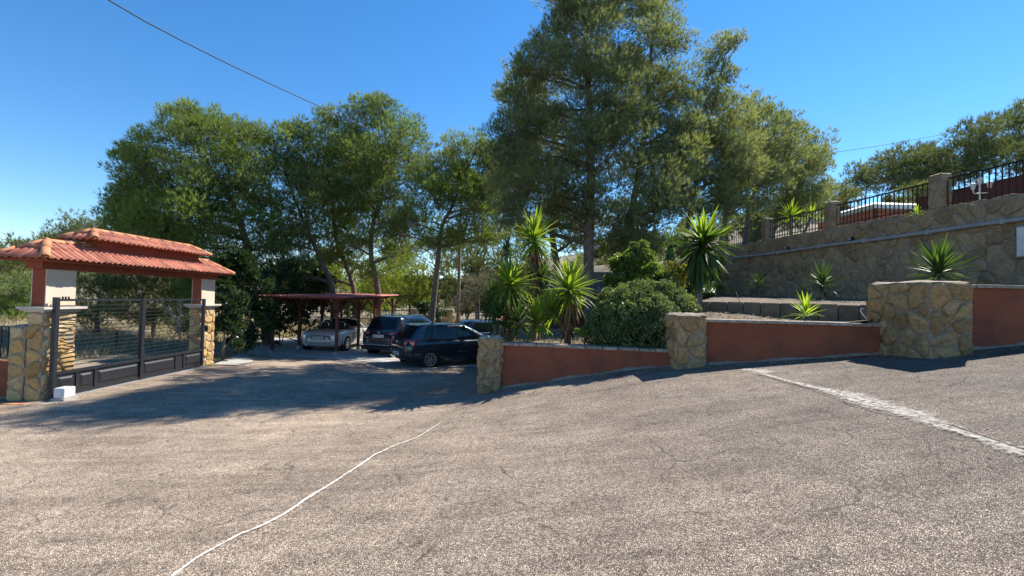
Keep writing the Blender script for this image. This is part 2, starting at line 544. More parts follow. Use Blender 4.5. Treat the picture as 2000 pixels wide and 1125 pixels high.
M['paint_navy'] = pm('navy_car_paint', (.016, .024, .045), None, 2, .28, 0, coat=1, metal=.3, spec=.5)
M['paint_silver'] = pm('silver_car_paint', (.66, .65, .61), (.62, .61, .58), 2, .32, 0, coat=1, metal=.35)
M['glass'] = pm('tinted_glass', (.006, .010, .014), None, 2, .06, 0, spec=.45)
M['glass_t'] = pm('side_glass', (.012, .022, .022), None, 2, .06, 0, spec=.45)
M['rubber'] = pm('tyre_rubber', (.018, .018, .018), None, 20, .85, 0)
M['blackplastic'] = pm('black_plastic', (.015, .015, .016), None, 20, .6, 0)
M['alloy'] = pm('alloy', (.55, .55, .56), None, 20, .3, 0, metal=.8)
M['taillight'] = pm('tail_light', (.45, .012, .014), None, 20, .15, 0, coat=1)
M['taillight_dark'] = pm('smoked_tail_light', (.05, .006, .010), None, 20, .15, 0, coat=1)
M['lens'] = pm('clear_lens', (.6, .55, .52), None, 20, .15, 0, coat=1)
M['plate'] = pm('number_plate', (.70, .70, .68), None, 20, .5, 0)
M['plate_ink'] = pm('plate_ink', (.03, .03, .03), None, 20, .6, 0)
M['chrome'] = pm('chrome', (.8, .8, .8), None, 20, .12, 0, metal=1)
M['leather'] = pm('dark_leather', (.02, .018, .016), None, 20, .6, 0)
M['pink_wall'] = pm('pink_render', (.50, .20, .155), (.44, .17, .13), 1, .9, 0)
M['white_roof'] = pm('white_sheet_roof', (.80, .80, .78), None, 3, .5, 0)
M['shingle'] = pm('wood_shingle', (.24, .20, .165), (.12, .10, .085), 10, .9, .4, 30, .01, rnd=.3)
M['hut'] = pm('brown_hut_wall', (.16, .06, .035), (.09, .04, .025), 4, .9, .2)
M['cable'] = pm('black_cable', (.03, .03, .03), None, 10, .7, 0)
M['lamp_glass'] = pm('frosted_lamp_glass', (.75, .72, .62), None, 10, .35, 0)

M['twig_litter'] = pm('dry_needle_litter', (.20, .12, .06), (.12, .07, .04), 9, .9, 0)

M['shaded_red'] = pm('shaded_red_render', (.13, .045, .035), (.10, .036, .03), 2, .9, .2)  # red render darkened; the shade on the backlit parapet is in this colour
# ================================================================ ground sheets
def grid_sheet(name, X, Y, H, mat, kind='structure', smooth=True):
    ny, nx = X.shape
    V = np.stack([X, Y, H], -1).reshape(-1, 3)
    idx = np.arange(ny * nx).reshape(ny, nx)
    f = np.stack([idx[:-1, :-1], idx[:-1, 1:], idx[1:, 1:], idx[1:, :-1]], -1).reshape(-1, 4)
    me = bpy.data.meshes.new(name)
    me.from_pydata(V.tolist(), [], f.tolist())
    me.materials.append(mat)
    if smooth: me.polygons.foreach_set('use_smooth', [True] * len(me.polygons))
    o = bpy.data.objects.new(name, me)
    COL.objects.link(o)
    if kind: o['kind'] = kind
    return o

def spaced(a, b, n, p=2.2, c=0.0):
    t = np.linspace(-1, 1, n)
    u = np.sign(t) * np.abs(t) ** p
    return np.where(u < 0, c + (c - a) * u, c + (b - c) * u)

gx, gy = np.meshgrid(spaced(-420, 420, 150, 2.6, -2), spaced(-60, 520, 150, 2.6, 10))
grid_sheet('ground', gx, gy, hlow(gx, gy) - .05 - .25 * ((gx > -.9) & (gy > 8.6) & (gx < 14)), M['drysoil'])

rows = np.concatenate([np.linspace(-6, 6.5, 40), np.linspace(6.7, 13.29, 40), np.linspace(13.31, 24.6, 50)])
def ad_x0(y): return -13.5 if y < 13.3 else -8.75 - (y - 13.3) * .36
def ad_x1(y):
    if y < 7.35: return 15.0
    if y < 8.55: return 3.0 + 4.2 * (8.55 - y) / 1.2
    if y < 9.3: return 3.0 - (y - 8.55) / .75 * 3.5
    return -.5
cols = np.linspace(-13.5, 15.0, 130)
X = np.array([np.clip(cols, ad_x0(y), ad_x1(y)) for y in rows])
Y = np.repeat(rows[:, None], len(cols), 1)
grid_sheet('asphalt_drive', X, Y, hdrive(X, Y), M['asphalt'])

# concrete slab the cars stand on and the pale apron beside the gate pillar
rows = np.linspace(16.0, 24.3, 24)
X = np.array([np.linspace(ad_x0(y) + .05, -.7, 40) for y in rows]); Y = np.repeat(rows[:, None], 40, 1) + .35 * np.sin(X * .55)
grid_sheet('parking_slab', X, Y, hdrive(X, Y) + .012, M['concrete'])
rows = np.linspace(13.35, 16.6, 14)
X = np.array([np.linspace(ad_x0(y) + .02, ad_x0(y) + 1.0 - .75 * abs((y - 14.3) / 2.4), 8) for y in rows]); Y = np.repeat(rows[:, None], 8, 1)
grid_sheet('concrete_apron', X, Y, hdrive(X, Y) + .026, M['concrete'])

# soil of the planted terraces
rows = np.linspace(0, 1, 60)
X = []; Y = []
for r in rows:
    y0 = 0
    xs = np.linspace(-.45, 13.0, 80)
    yb = np.interp(xs, [-.5, 3.0, 3.55, 6.45, 6.6, 7.1, 13.2], [9.35, 8.7, 8.45, 8.0, 7.95, 7.45, 7.45])
    X.append(xs); Y.append(yb + (24.0 - yb) * r ** 1.5)
X = np.array(X); Y = np.array(Y)
X = np.minimum(X, WL(Y) + .1)
nz = .02 * np.sin(X * 7.3 + np.cos(Y * 5) * 2) * np.sin(Y * 6.1)
grid_sheet('garden_soil', X, Y, hgard(X, Y) + nz, M['soil'])
CA, CB = Vector((4.8, 11.8)), Vector((8.6, 9.35))      # concrete block kerb of the upper bed
X = []; Y = []; H = []
for s in np.linspace(0, 1, 34):
    c = CA.lerp(CB, s); yw = 22.3 - (22.3 - 9.4) * s
    xw = WL(yw) + .05
    r_ = []
    for q in np.linspace(0, 1, 26):
        x = c.x + .05 + (xw - c.x) * q; y = c.y + .05 + (yw - c.y) * q
        h = E + .02 + q * (.42 - .28 * s) + .02 * math.sin(x * 5 + y * 3)
        r_.append((x, y, h))
    X.append([a[0] for a in r_]); Y.append([a[1] for a in r_]); H.append([a[2] for a in r_])
grid_sheet('upper_bed_soil', np.array(X), np.array(Y), np.array(H), M['soil'])

ys = np.concatenate([np.linspace(3, 22.4, 30), np.linspace(22.8, 60, 50), np.linspace(62, 400, 60)])
X = []; Y = []
for y in ys:
    x0 = WL(y) + .12 if y < 22.6 else WL(y) - 8
    X.append(x0 + (420 - x0) * np.linspace(0, 1, 90) ** 2.4); Y.append(np.full(90, y))
X = np.array(X); Y = np.array(Y)
grid_sheet('hillside', X, Y, hterr(X, Y), M['drysoil'])

def strip(name, pts, widths, mat, off, kind='structure', jit=.0, seed=3):
    r = random.Random(seed)
    W = [pix_ground(*p) for p in pts]
    # resample
    Q = []; Wd = []
    for i in range(len(W) - 1):
        n = max(2, int((W[i + 1] - W[i]).length / .06))
        for k in range(n):
            t = k / n
            Q.append(W[i].lerp(W[i + 1], t)); Wd.append(widths[i] * (1 - t) + widths[i + 1] * t)
    Q.append(W[-1]); Wd.append(widths[-1])
    vs = []; fs = []
    jx = 0
    for i, q in enumerate(Q):
        a = Q[max(0, i - 1)]; b = Q[min(len(Q) - 1, i + 1)]
        t = (b - a); t.z = 0; t.normalize(); nn = Vector((-t.y, t.x, 0))
        jx = jx * .8 + r.uniform(-1, 1) * jit
        c = q + nn * jx
        ka = (ka * .75 + .25 * r.uniform(.3, 1.6)) if i else 1; kb_ = (kb_ * .75 + .25 * r.uniform(.3, 1.6)) if i else 1
        wl = Wd[i] * ka; wr = Wd[i] * kb_
        for k, s in enumerate((-1, -.33, .33, 1)):
            p = c + nn * (s * (wl if s < 0 else wr) * .5)
            vs.append((p.x, p.y, G0(p.x, p.y) + off))
        if i:
            n = 4 * i
            for k in range(3): fs.append((n - 4 + k, n - 3 + k, n + k + 1, n + k))
    o = MB().add(vs, fs).build(name, mat)
    at = o.data.attributes.new('mid', 'FLOAT', 'POINT')
    at.data.foreach_set('value', [0.0 if k % 4 in (0, 3) else 1.0 for k in range(len(vs))])
    o['kind'] = kind
    return o

strip('sealed_crack_line', [(335, 1128), (380, 1095), (420, 1072), (470, 1045), (520, 1025), (560, 1003), (600, 975), (650, 945), (690, 918), (730, 890), (770, 872), (815, 855), (862, 826)],
      [.030, .032, .034, .034, .034, .036, .036, .036, .036, .036, .034, .028, .016], M['cement_line'], .011, jit=.004)
strip('cement_patch', [(1450, 722), (1478, 726), (1500, 730)], [.2, .45, .40], M['cement'], .011, jit=.02)
strip('cement_seam', [(1490, 732), (1540, 746), (1590, 758), (1640, 769), (1700, 785), (1760, 804), (1820, 825), (1870, 842), (1930, 862), (2010, 892)],
      [.14, .16, .14, .34, .52, .46, .30, .22, .20, .24], M['cement'], .013, jit=.012, seed=8)
strip('open_crack', [(1482, 732), (1540, 748), (1590, 762), (1655, 790), (1720, 806), (1790, 818), (1850, 832), (1900, 848), (1950, 866), (2010, 888)],
      [.012, .01, .008, .013, .008, .006, .014, .014, .010, .014], M['crack'], .018, jit=.008, seed=4)
strip('paint_mark', [(281, 1080), (310, 1064)], [.03, .02], M['cement'], .011)

# ================================================================ stones
def clip_poly(poly, p, n):
    """keep the side where (q-p).n < 0"""
    out = []
    for i in range(len(poly)):
        a = poly[i]; b = poly[(i + 1) % len(poly)]
        da = (a[0] - p[0]) * n[0] + (a[1] - p[1]) * n[1]
        db = (b[0] - p[0]) * n[0] + (b[1] - p[1]) * n[1]
        if da <= 0: out.append(a)
        if (da < 0 < db) or (db < 0 < da):
            t = da / (da - db)
            out.append((a[0] + (b[0] - a[0]) * t, a[1] + (b[1] - a[1]) * t))
    return out

def voronoi(W, H, s, rnd, stretch=1.0, jitter=.5):
    pts = []
    nx = max(1, round(W / (s * stretch))); nz = max(1, round(H / s))
    for j in range(nz):
        for i in range(nx):
            off = .25 if j % 2 else -.25
            pts.append(((i + .5 + off * (nx > 1) + rnd.uniform(-jitter, jitter)) * W / nx, (j + .5 + rnd.uniform(-jitter, jitter) * .9) * H / nz))
    pts = [(min(max(x, .02 * W), .98 * W), min(max(z, .02 * H), .98 * H)) for x, z in pts]
    cells = []
    for i, p in enumerate(pts):
        poly = [(0, 0), (W, 0), (W, H), (0, H)]
        near = sorted((abs(q[0] - p[0]) + abs(q[1] - p[1]), k) for k, q in enumerate(pts) if k != i)[:14]
        for _, k in near:
            q = pts[k]
            mid = ((p[0] + q[0]) / 2, (p[1] + q[1]) / 2)
            poly = clip_poly(poly, mid, (q[0] - p[0], q[1] - p[1]))
            if len(poly) < 3: break
        if len(poly) >= 3: cells.append(poly)
    return cells

def stone_mesh(poly, joint, depth, rnd):
    """rounded stone proud of the mortar; local x,z in the wall plane, -y outwards"""
    cx = sum(p[0] for p in poly) / len(poly); cz = sum(p[1] for p in poly) / len(poly)
    # round the corners
    q = []
    n = len(poly)
    for i in range(n):
        a, b = poly[i], poly[(i + 1) % n]
        L = math.hypot(b[0] - a[0], b[1] - a[1])
        if L < 1e-4: continue
        for t in (.22, .5, .78) if L > .12 else (.3, .7):
            q.append((a[0] + (b[0] - a[0]) * t, a[1] + (b[1] - a[1]) * t))
    if len(q) < 4: return None, None
    R = []
    for x, z in q:
        d = math.hypot(x - cx, z - cz)
        k = max(.3, (d - joint * rnd.uniform(.35, 1.1)) / max(d, 1e-4))
        R.append(((x - cx) * k, (z - cz) * k))
    tilt = (rnd.uniform(-.17, .17), rnd.uniform(-.17, .17))
    vs = []; m_ = len(R)
    for sc, dp in ((1.0, -.004), (.98, .5), (.86, .93), (.45, 1.0)):
        for x, z in R:
            yy = -depth * dp if dp > 0 else .02
            jz = (x * tilt[0] + z * tilt[1]) if dp > .8 else 0
            if dp > .8: jz += rnd.uniform(-.08, .08) * depth
            vs.append((x * sc, yy + jz, z * sc))
    vs.append((0, -depth * 1.02, 0))
    fs = []
    for k in range(3):
        for i in range(m_):
            j = (i + 1) % m_
            fs.append((k * m_ + i, k * m_ + j, (k + 1) * m_ + j, (k + 1) * m_ + i))
    for i in range(m_):
        fs.append((3 * m_ + i, 3 * m_ + (i + 1) % m_, 4 * m_))
    me = bpy.data.meshes.new('stone')
    me.from_pydata(vs, [], fs)
    me.polygons.foreach_set('use_smooth', [True] * len(fs))
    return me, (cx, cz)

def stone_face(parent, org, udir, W, H, s, mat, seed, joint=.022, depth=.03, stretch=1.15, cut=None, limit=None):
    """clad a rectangle (org = lower left corner seen from outside) with stones; each is an object"""
    rnd = random.Random(seed)
    u = Vector(udir).normalized(); up = Vector((0, 0, 1)); n = -u.cross(up)   # local y points into the wall
    y = up.cross(u)
    MM = Matrix.Identity(4)
    for i in range(3):
        MM[i][0], MM[i][1], MM[i][2], MM[i][3] = u[i], y[i], up[i], org[i]
    inv = wm(parent).inverted()
    c = 0
    for poly in voronoi(W, H, s, rnd, stretch):
        if cut: poly = cut(poly)
        if not poly or len(poly) < 3: continue
        me, cc = stone_mesh(poly, joint, depth * rnd.uniform(.7, 1.3), rnd)
        if me is None: continue
        me.materials.append(mat)
        inst('stone', me, parent, inv @ MM @ Matrix.Translation((cc[0], 0, cc[1])))
        c += 1
    return c

def pier(name, label, cat, x0, x1, y0, y1, z0, z1, s, mat, mortar, seed, faces='FLR', group=None, depth=.03, joint=.022, cap=True):
    t = empty(name, ((x0 + x1) / 2, (y0 + y1) / 2, z0), 0, label, cat, group)
    inv = wm(t).inverted()
    mb = MB().box(x0, x1, y0, y1, z0 - .3, z1)
    o = mb.build('core', mortar, t, M=inv)
    if 'F' in faces: stone_face(t, (x0, y0, z0), (1, 0, 0), x1 - x0, z1 - z0, s, mat, seed, joint, depth)
    if 'R' in faces: stone_face(t, (x1, y0, z0), (0, 1, 0), y1 - y0, z1 - z0, s, mat, seed + 1, joint, depth)
    if 'L' in faces: stone_face(t, (x0, y1, z0), (0, -1, 0), y1 - y0, z1 - z0, s, mat, seed + 2, joint, depth)
    if 'B' in faces: stone_face(t, (x1, y1, z0), (-1, 0, 0), x1 - x0, z1 - z0, s, mat, seed + 3, joint, depth)
    if cap:
        # rough mortar skim on top
        r = random.Random(seed)
        n = 9
        vs = []; fs = []
        for j in range(n):
            for i in range(n):
                e = .035 if i in (0, n - 1) or j in (0, n - 1) else 0
                vs.append((x0 - .02 + (x1 - x0 + .04) * i / (n - 1) + r.uniform(-.01, .01), y0 - .02 + (y1 - y0 + .04) * j / (n - 1) + r.uniform(-.01, .01), z1 + .03 - e + r.uniform(-.012, .015)))
        for j in range(n - 1):
            for i in range(n - 1):
                fs.append((j * n + i, j * n + i + 1, (j + 1) * n + i + 1, (j + 1) * n + i))
        MB().add(vs, fs).build('top_skim', M['coping'], t, M=inv)
    return t

def red_wall(name, label, a, b, ztop, thick, n_slab, seed, cat='wall', group=None, cop=True):
    """rendered wall whose foot follows the drive, coped with stone slabs"""
    a = Vector((a[0], a[1])); b = Vector((b[0], b[1]))
    d = (b - a); L = d.length; d.normalize(); n = Vector((-d.y, d.x))   # n points away from the drive
    t = empty(name, (a.x, a.y, G0(a.x, a.y)), 0, label, cat, group)
    inv = wm(t).inverted()
    N = max(4, int(L / .25))
    vs = []; fs = []
    for i in range(N + 1):
        p = a + d * (L * i / N)
        g = G0(p.x, p.y)
        for q, z in ((p, g - .4), (p, ztop), (p + n * thick, ztop), (p + n * thick, g - .4)):
            vs.append((q.x, q.y, z))
        if i:
            k = 4 * i
            for j in range(4):
                fs.append((k - 4 + j, k - 4 + (j + 1) % 4, k + (j + 1) % 4, k + j))
    fs += [(3, 2, 1, 0), (4 * N, 4 * N + 1, 4 * N + 2, 4 * N + 3)]
    MB().add(vs, fs).build('render_panel', M['stucco_red'], t, M=inv)
    r = random.Random(seed)
    # splash of cement along the foot
    vs = []; fs = []
    N2 = int(L / .06)
    for i in range(N2 + 1):
        p = a + d * (L * i / N2); g = G0(p.x, p.y)
        hh = .022 + .022 * r.random() + .012 * math.sin(i * .35); ww = .02 + .03 * r.random()
        for q, z in ((p - n * (ww + .03), g + .003), (p - n * .035, g + hh * .55), (p - n * .004, g + hh)):
            vs.append((q.x, q.y, z))
        if i:
            k = 3 * i
            for j in range(2): fs.append((k - 3 + j, k + j, k + j + 1, k - 2 + j))
    MB().add(vs, fs).build('cement_fillet', M['mortar_dark'], t, M=inv)
    if cop:
        pos = 0
        while pos < L - .05:
            ln = min(r.uniform(.30, .40), L - pos)
            p = a + d * (pos + .006)
            ang = math.atan2(d.y, d.x)
            MM = Matrix.Translation((p.x, p.y, ztop + r.uniform(0, .004))) @ Matrix.Rotation(ang + r.uniform(-.008, .008), 4, 'Z')
            o = MB().box(0, ln - .012, -.045 + r.uniform(-.006, .006), thick + .045, .001, .055 + r.uniform(-.004, .004), bev=.008).build('coping_slab', M['coping'], t, M=inv @ MM)
            pos += ln
    return t

Z = lambda rel: rel + E
# pillars of the stepped garden wall
pier('stone_pier', 'low ochre stone pier at the left end of the garden wall, beside the parked hatchback', 'pier', -.62, -.19, 9.1, 9.6, Z(-2.0), Z(-.80), .21, M['stone_pier'], M['mortar_dark'], 23, group='stone piers of the garden wall', joint=.014, depth=.036)
pier('stone_pier', 'middle ochre stone pier of the garden wall, in front of the round green shrub', 'pier', 3.02, 3.54, 8.2, 8.8, Z(-1.3), Z(-.22), .26, M['stone_pier'], M['mortar_dark'], 31, group='stone piers of the garden wall', joint=.014, depth=.036)
pier('stone_pier', 'broad tall stone pier jutting onto the drive, highest of the three', 'pier', 6.48, 7.15, 7.0, 8.2, Z(-.92), Z(.42), .27, M['stone_pier'], M['mortar_dark'], 41, group='stone piers of the garden wall', joint=.018, depth=.040)
for k, (fx, fy, ln, tg) in enumerate([(-.64, 9.06, .5, 0), (2.99, 8.15, .6, 0), (6.44, 6.94, .76, 0)]):
    pass
red_wall('garden_wall', 'lowest terracotta wall with stone coping, left of the middle pier', (-.19, 9.17), (3.03, 8.52), Z(-.94), .24, 9, 1, group='terracotta garden walls')
red_wall('garden_wall', 'middle terracotta wall with stone coping, under the lime green agave', (3.54, 8.30), (6.50, 7.86), Z(-.335), .24, 9, 2, group='terracotta garden walls')
red_wall('garden_wall', 'highest terracotta wall with stone coping, right of the broad stone pier', (7.15, 7.28), (13.5, 7.3), Z(.355), .24, 9, 3, group='terracotta garden walls')
# a single dark red stone is part of the broad pier
# side wall that holds the garden above the parking
t = empty('side_wall', (-.45, 9.6, Z(-2.3)), 0, 'rendered side wall holding the yucca bed above the parking', 'wall')
MB().box(-.50, -.28, 9.62, 24, Z(-2.6), Z(-.92)).build('render_panel', M['stucco_red'], t, M=wm(t).inverted())

# ---------------------------------------------------------------- long stone retaining wall
rw = empty('retaining_wall', (WL(8), 8, Z(-.3)), 0, 'long brown stone retaining wall along the right, topped by a black railing', 'wall')
inv = wm(rw).inverted()
ua = Vector((-.125, 1, 0)).normalized()
y0_, y1_ = 8.3, 22.45
vs = []
for y in (y0_, y1_):
    for dx, z in ((.0, Z(-.9)), (.0, Z(2.70)), (.42, Z(2.70)), (.42, Z(-.9))):
        vs.append((WL(y) + dx, y, z))
MB().add(vs, [(0, 1, 2, 3), (7, 6, 5, 4), (0, 4, 5, 1), (1, 5, 6, 2), (2, 6, 7, 3), (3, 7, 4, 0)]).build('core', M['mortar_dark'], rw, M=inv)
o_ = Vector((WL(y1_), y1_, Z(-.25)))
stone_face(rw, o_, -ua, (y1_ - y0_) * 1.0078, 2.93, .37, M['stone_wall'], 77, joint=.015, depth=.030, stretch=1.08)
# end face of the wall
stone_face(rw, (WL(y1_) + .42, y1_, Z(-.25)), (-1, 0, 0), .42, 2.93, .3, M['stone_wall'], 78)
r = random.Random(9)
y = y0_
while y < y1_ - .1:
    ln = min(r.uniform(.45, .7), y1_ - y)
    MM = Matrix.Translation((WL(y), y, Z(2.702))) @ Matrix.Rotation(math.atan2(-.125, 1) * -1 * -1, 4, 'Z')
    MB().box(-.03, .45, .01, ln - .01, 0, .035 + r.uniform(0, .02), bev=.01).build('cap_stone', M['stone_wall'], rw, M=inv @ MM)
    y += ln
# drain pipe along the wall
pp = empty('drain_pipe', (WL(14), 14, Z(2.1)), 0, 'long grey drain pipe clipped along the brown stone wall', 'pipe')
inv = wm(pp).inverted()
pts = [(WL(y) - .11, y, Z(2.09 + .01 * math.sin(y * 1.3) + .004 * (y - 10))) for y in np.linspace(9.0, 20.9, 25)]
MB().tube(pts, .052, 10).build('pipe', M['pipe'], pp, True, M=inv)
for y in (10.6, 12.3, 14.2, 16.0, 18.0, 20.0):
    MB().box(-.065, .12, -.03, .03, -.068, .068, bev=.01).build('clamp', M['pipe'], pp, M=inv @ Matrix.Translation((WL(y) - .11, y, Z(2.09 + .01 * math.sin(y * 1.3) + .004 * (y - 10)))))
for y, lb in ((14.75, 'small dark junction box above the grey pipe, opposite the third railing bay'), (17.6, 'small dark junction box above the grey pipe near the far end of the wall')):
    t = empty('junction_box', (WL(y) - .06, y, Z(2.24)), 0, lb, 'junction box', 'junction boxes on the stone wall')
    MB().box(-.05, .05, -.08, .08, -.06, .06, bev=.012).build('housing', M['blackplastic'], t)
    MB().box(-.062, -.051, -.06, .06, -.045, .045).build('lid', M['pipe'], t)
t = empty('meter_cabinet', (WL(10.12) - .08, 10.12, Z(1.22)), 0, 'grey white meter cabinet on the stone wall at the right edge', 'cabinet')
MB().box(-.08, .06, -.22, .22, 0, .72, bev=.015).build('housing', M['pipe'], t)
MB().box(-.095, -.081, -.19, .19, .03, .69).build('door', M['white'], t)

# ---------------------------------------------------------------- railing on the wall
FX = lambda y: WL(y) + .22
rl = empty('wall_railing', (FX(12), 12, Z(2.72)), 0, 'black iron railing in bays between stone posts on top of the long wall', 'railing')
inv = wm(rl).inverted()
posts_y = [9.2, 12.29, 15.83, 19.16, 22.25]
for i in range(len(posts_y) - 1):
    ya, yb = posts_y[i] + .19, posts_y[i + 1] - .19
    MB().box(-.018, .018, 0, 1, -.02, .02).build('top_rail', M['rail_fence'], rl, M=inv @ Matrix.Translation((FX(ya), ya, Z(3.53))) @ Matrix.Rotation(-math.atan2(-.125, 1), 4, 'Z') @ Matrix.Diagonal((1, (yb - ya) * 1.008, 1, 1)))
    MB().box(-.015, .015, 0, 1, -.015, .015).build('bottom_rail', M['rail_fence'], rl, M=inv @ Matrix.Translation((FX(ya), ya, Z(2.86))) @ Matrix.Rotation(-math.atan2(-.125, 1), 4, 'Z') @ Matrix.Diagonal((1, (yb - ya) * 1.008, 1, 1)))
bar = MB().box(-.011, .011, -.011, .011, 0, .78)
bm_ = bpy.data.meshes.new('baluster'); bm_.from_pydata(bar.v, [], bar.f); bm_.materials.append(M['rail_fence'])
for i in range(len(posts_y) - 1):
    ya, yb = posts_y[i] + .19, posts_y[i + 1] - .19
    n = int((yb - ya) / .135)
    for k in range(n + 1):
        y = ya + (yb - ya) * k / n
        inst('baluster', bm_, rl, inv @ Matrix.Translation((FX(y), y, Z(2.74))))
for i, (y, lb) in enumerate(zip(posts_y, ['stone post of the wall railing, beyond the right edge', 'stone railing post left of the three lantern lamp, nearest the drive', 'stone railing post at the left corner of the white roofed pavilion', 'small stone railing post above the start of the pipe', 'farthest stone railing post at the end of the wall'])):
    if y < 9: continue
    hh = .93
    pier('railing_post', lb, 'post', FX(y) - .16, FX(y) + .16, y - .17, y + .17, Z(2.735), Z(2.735 + hh), .2, M['stone_wall'], M['mortar_dark'], 100 + i, 'FLR', 'stone posts of the wall railing', .02, .014)

# three lantern garden lamp
lp = P(1898, 392, 11.3)
t = empty('lantern_lamp', (WL(lp.y) + .08, lp.y, Z(2.74)), 0, 'small garden lamp with three white lanterns on the stone wall', 'lamp')
MB().tube([(0, 0, 0), (0, 0, .42)], .016, 8).build('pole', M['white'], t, True)
MB().tube([(-.02, -.0, .2), (-.10, -.02, .17), (-.17, -.02, .18), (-.19, -.02, .26)], .011, 6).build('arm', M['white'], t, True)
MB().tube([(.02, 0, .2), (.12, .02, .2), (.25, .02, .22), (.27, .02, .33)], .011, 6).build('arm', M['white'], t, True)
for dx, dy, dz in ((-.19, -.02, .26), (0, 0, .40), (.27, .02, .33)):
    h = empty('lantern', (dx, dy, dz)); h.parent = t
    b = MB()
    n = 6
    for z, rr in ((0, .028), (.02, .035), (.13, .060)):
        for k in range(n): b.v.append((rr * math.cos(2 * PI * k / n), rr * math.sin(2 * PI * k / n), z))
    for j in range(2):
        for k in range(n): b.f.append((j * n + k, j * n + (k + 1) % n, (j + 1) * n + (k + 1) % n, (j + 1) * n + k))
    b.f.append(tuple(range(n - 1, -1, -1)))
    b.build('lamp_glass', M['lamp_glass'], h)
    b = MB()
    for z, rr in ((.131, .082), (.145, .075), (.185, .02)):
        for k in range(n): b.v.append((rr * math.cos(2 * PI * k / n), rr * math.sin(2 * PI * k / n), z))
    for j in range(2):
        for k in range(n): b.f.append((j * n + k, j * n + (k + 1) % n, (j + 1) * n + (k + 1) % n, (j + 1) * n + k))
    b.f += [tuple(range(n - 1, -1, -1)), tuple(range(2 * n, 3 * n))]
    b.build('lamp_cap', M['white'], h)

# white roofed pavilion and the red wall behind the railing, its shade put into the colour
g = float(hterr(np.array([20.]), np.array([26.]))[0])
t = empty('pavilion', (21.5, 26.4, g), 0, 'low pink walled pavilion with a white sheet roof behind the railing', 'building')
zz = Z(5.5) - g
MB().box(-2.0, 2.0, -1.8, 2.3, -1.5, zz - .23).build('wall', M['pink_wall'], t)
MB().add([(-2.35, -2.6, zz - .22), (2.35, -2.6, zz - .22), (2.35, 2.6, zz - .22), (-2.35, 2.6, zz - .22),
          (-2.35, -2.6, zz + .0), (2.35, -2.6, zz + .0), (2.35, 2.6, zz + .0), (-2.35, 2.6, zz + .0), (-.6, -.3, zz + .62), (.6, -.3, zz + .62), (.6, .3, zz + .62), (-.6, .3, zz + .62)],
         [(3, 2, 1, 0), (0, 1, 5, 4), (1, 2, 6, 5), (2, 3, 7, 6), (3, 0, 4, 7), (4, 5, 9, 8), (5, 6, 10, 9), (6, 7, 11, 10), (7, 4, 8, 11), (8, 9, 10, 11)]).build('roof', M['white_roof'], t)
MB().box(-2.3, -2.16, -2.55, -2.41, -1.5, zz - .23).build('post', M['wood_red'], t)
MB().box(.3, 1.0, -1.83, -1.79, zz - 1.6, zz - .9).build('window', M['glass'], t)
t = empty('parapet_wall', (WL(11) + 1.3, 11, Z(2.6)), 0, 'low shade toned red parapet wall behind the railing at the right edge', 'wall')
MB().box(-.12, .12, -3.2, 2.9, -.2, .78).build('render_panel', M['shaded_red'], t, M=Matrix.Rotation(.125, 4, 'Z'))
MB().box(-.15, .15, -3.22, 2.92, .781, .82).build('coping_slab', M['shaded_red'], t, M=Matrix.Rotation(.125, 4, 'Z'))

# block kerb of the upper bed
kb = empty('block_kerb', (CA.x, CA.y, Z(-.3)), 0, 'row of weathered concrete blocks edging the upper planting bed', 'kerb')
inv = wm(kb).inverted()
d = (CB - CA); L = d.length; d.normalize(); ang = math.atan2(d.y, d.x)
pos = 0; r = random.Random(3)
while pos < L - .05:
    ln = r.uniform(.36, .42); p = CA + d * pos
    MB().box(.006, ln - .006, -.06, .08, -.42, r.uniform(.04, .06), bev=.012).build('block', M['block'], kb, M=inv @ Matrix.Translation((p.x, p.y, Z(0))) @ Matrix.Rotation(ang + r.uniform(-.015, .015), 4, 'Z'))
    pos += ln
# rough stones edging the lower bed
kb = empty('rock_edging', (4.0, 10.2, Z(-.4)), 0, 'line of rough sunlit stones between the round shrub and the lime agave', 'edging')
inv = wm(kb).inverted()
a, b = Vector((3.95, 9.95)), Vector((6.1, 9.05))
for i in range(17):
    p = a.lerp(b, i / 16) + Vector((r.uniform(-.05, .05), r.uniform(-.06, .06)))
    s = r.uniform(.055, .10)
    vs = []; fs = []
    for j, (zz_, rr) in enumerate(((-.8, .9), (.2, 1.1), (.75, .75))):
        for k in range(7):
            an = 2 * PI * k / 7 + j * .3
            q = rr * r.uniform(.8, 1.15)
            vs.append((s * 1.25 * q * math.cos(an), s * q * math.sin(an), s * .75 * (zz_ + r.uniform(-.1, .1))))
    for j in range(2):
        for k in range(7): fs.append((j * 7 + k, j * 7 + (k + 1) % 7, (j + 1) * 7 + (k + 1) % 7, (j + 1) * 7 + k))
    fs.append(tuple(range(14, 21)))
    h = float(hgard(p.x, p.y)[0])
    MB().add(vs, fs).build('stone', M['stone_pier'], kb, M=inv @ Matrix.Translation((p.x, p.y, h + .05)) @ Matrix.Rotation(r.uniform(0, 6), 4, 'Z'))
# white hose by the broad pier, stick in the bed
q = P(1690, 622, 7.95)
t = MB().tube([q + Vector(v) for v in ((.10, .05, -.06), (.02, .0, .0), (-.06, 0, .09), (-.09, 0, .15), (-.06, 0, .18), (-.03, 0, .165))], .010, 6).build('hose', M['white'], None, True)
tag(t, 'short white hose end curling up beside the broad stone pier', 'hose')
q = P(1437, 570, 11.3); q2 = P(1449, 604, 11.1)
t = MB().tube([q2, (q + q2) / 2 + Vector((.01, 0, 0)), q], [.009, .008, .005], 5).build('garden_stake', M['wood_pole'], None, True)
tag(t, 'thin leaning wooden stake in front of the block kerb', 'stake')

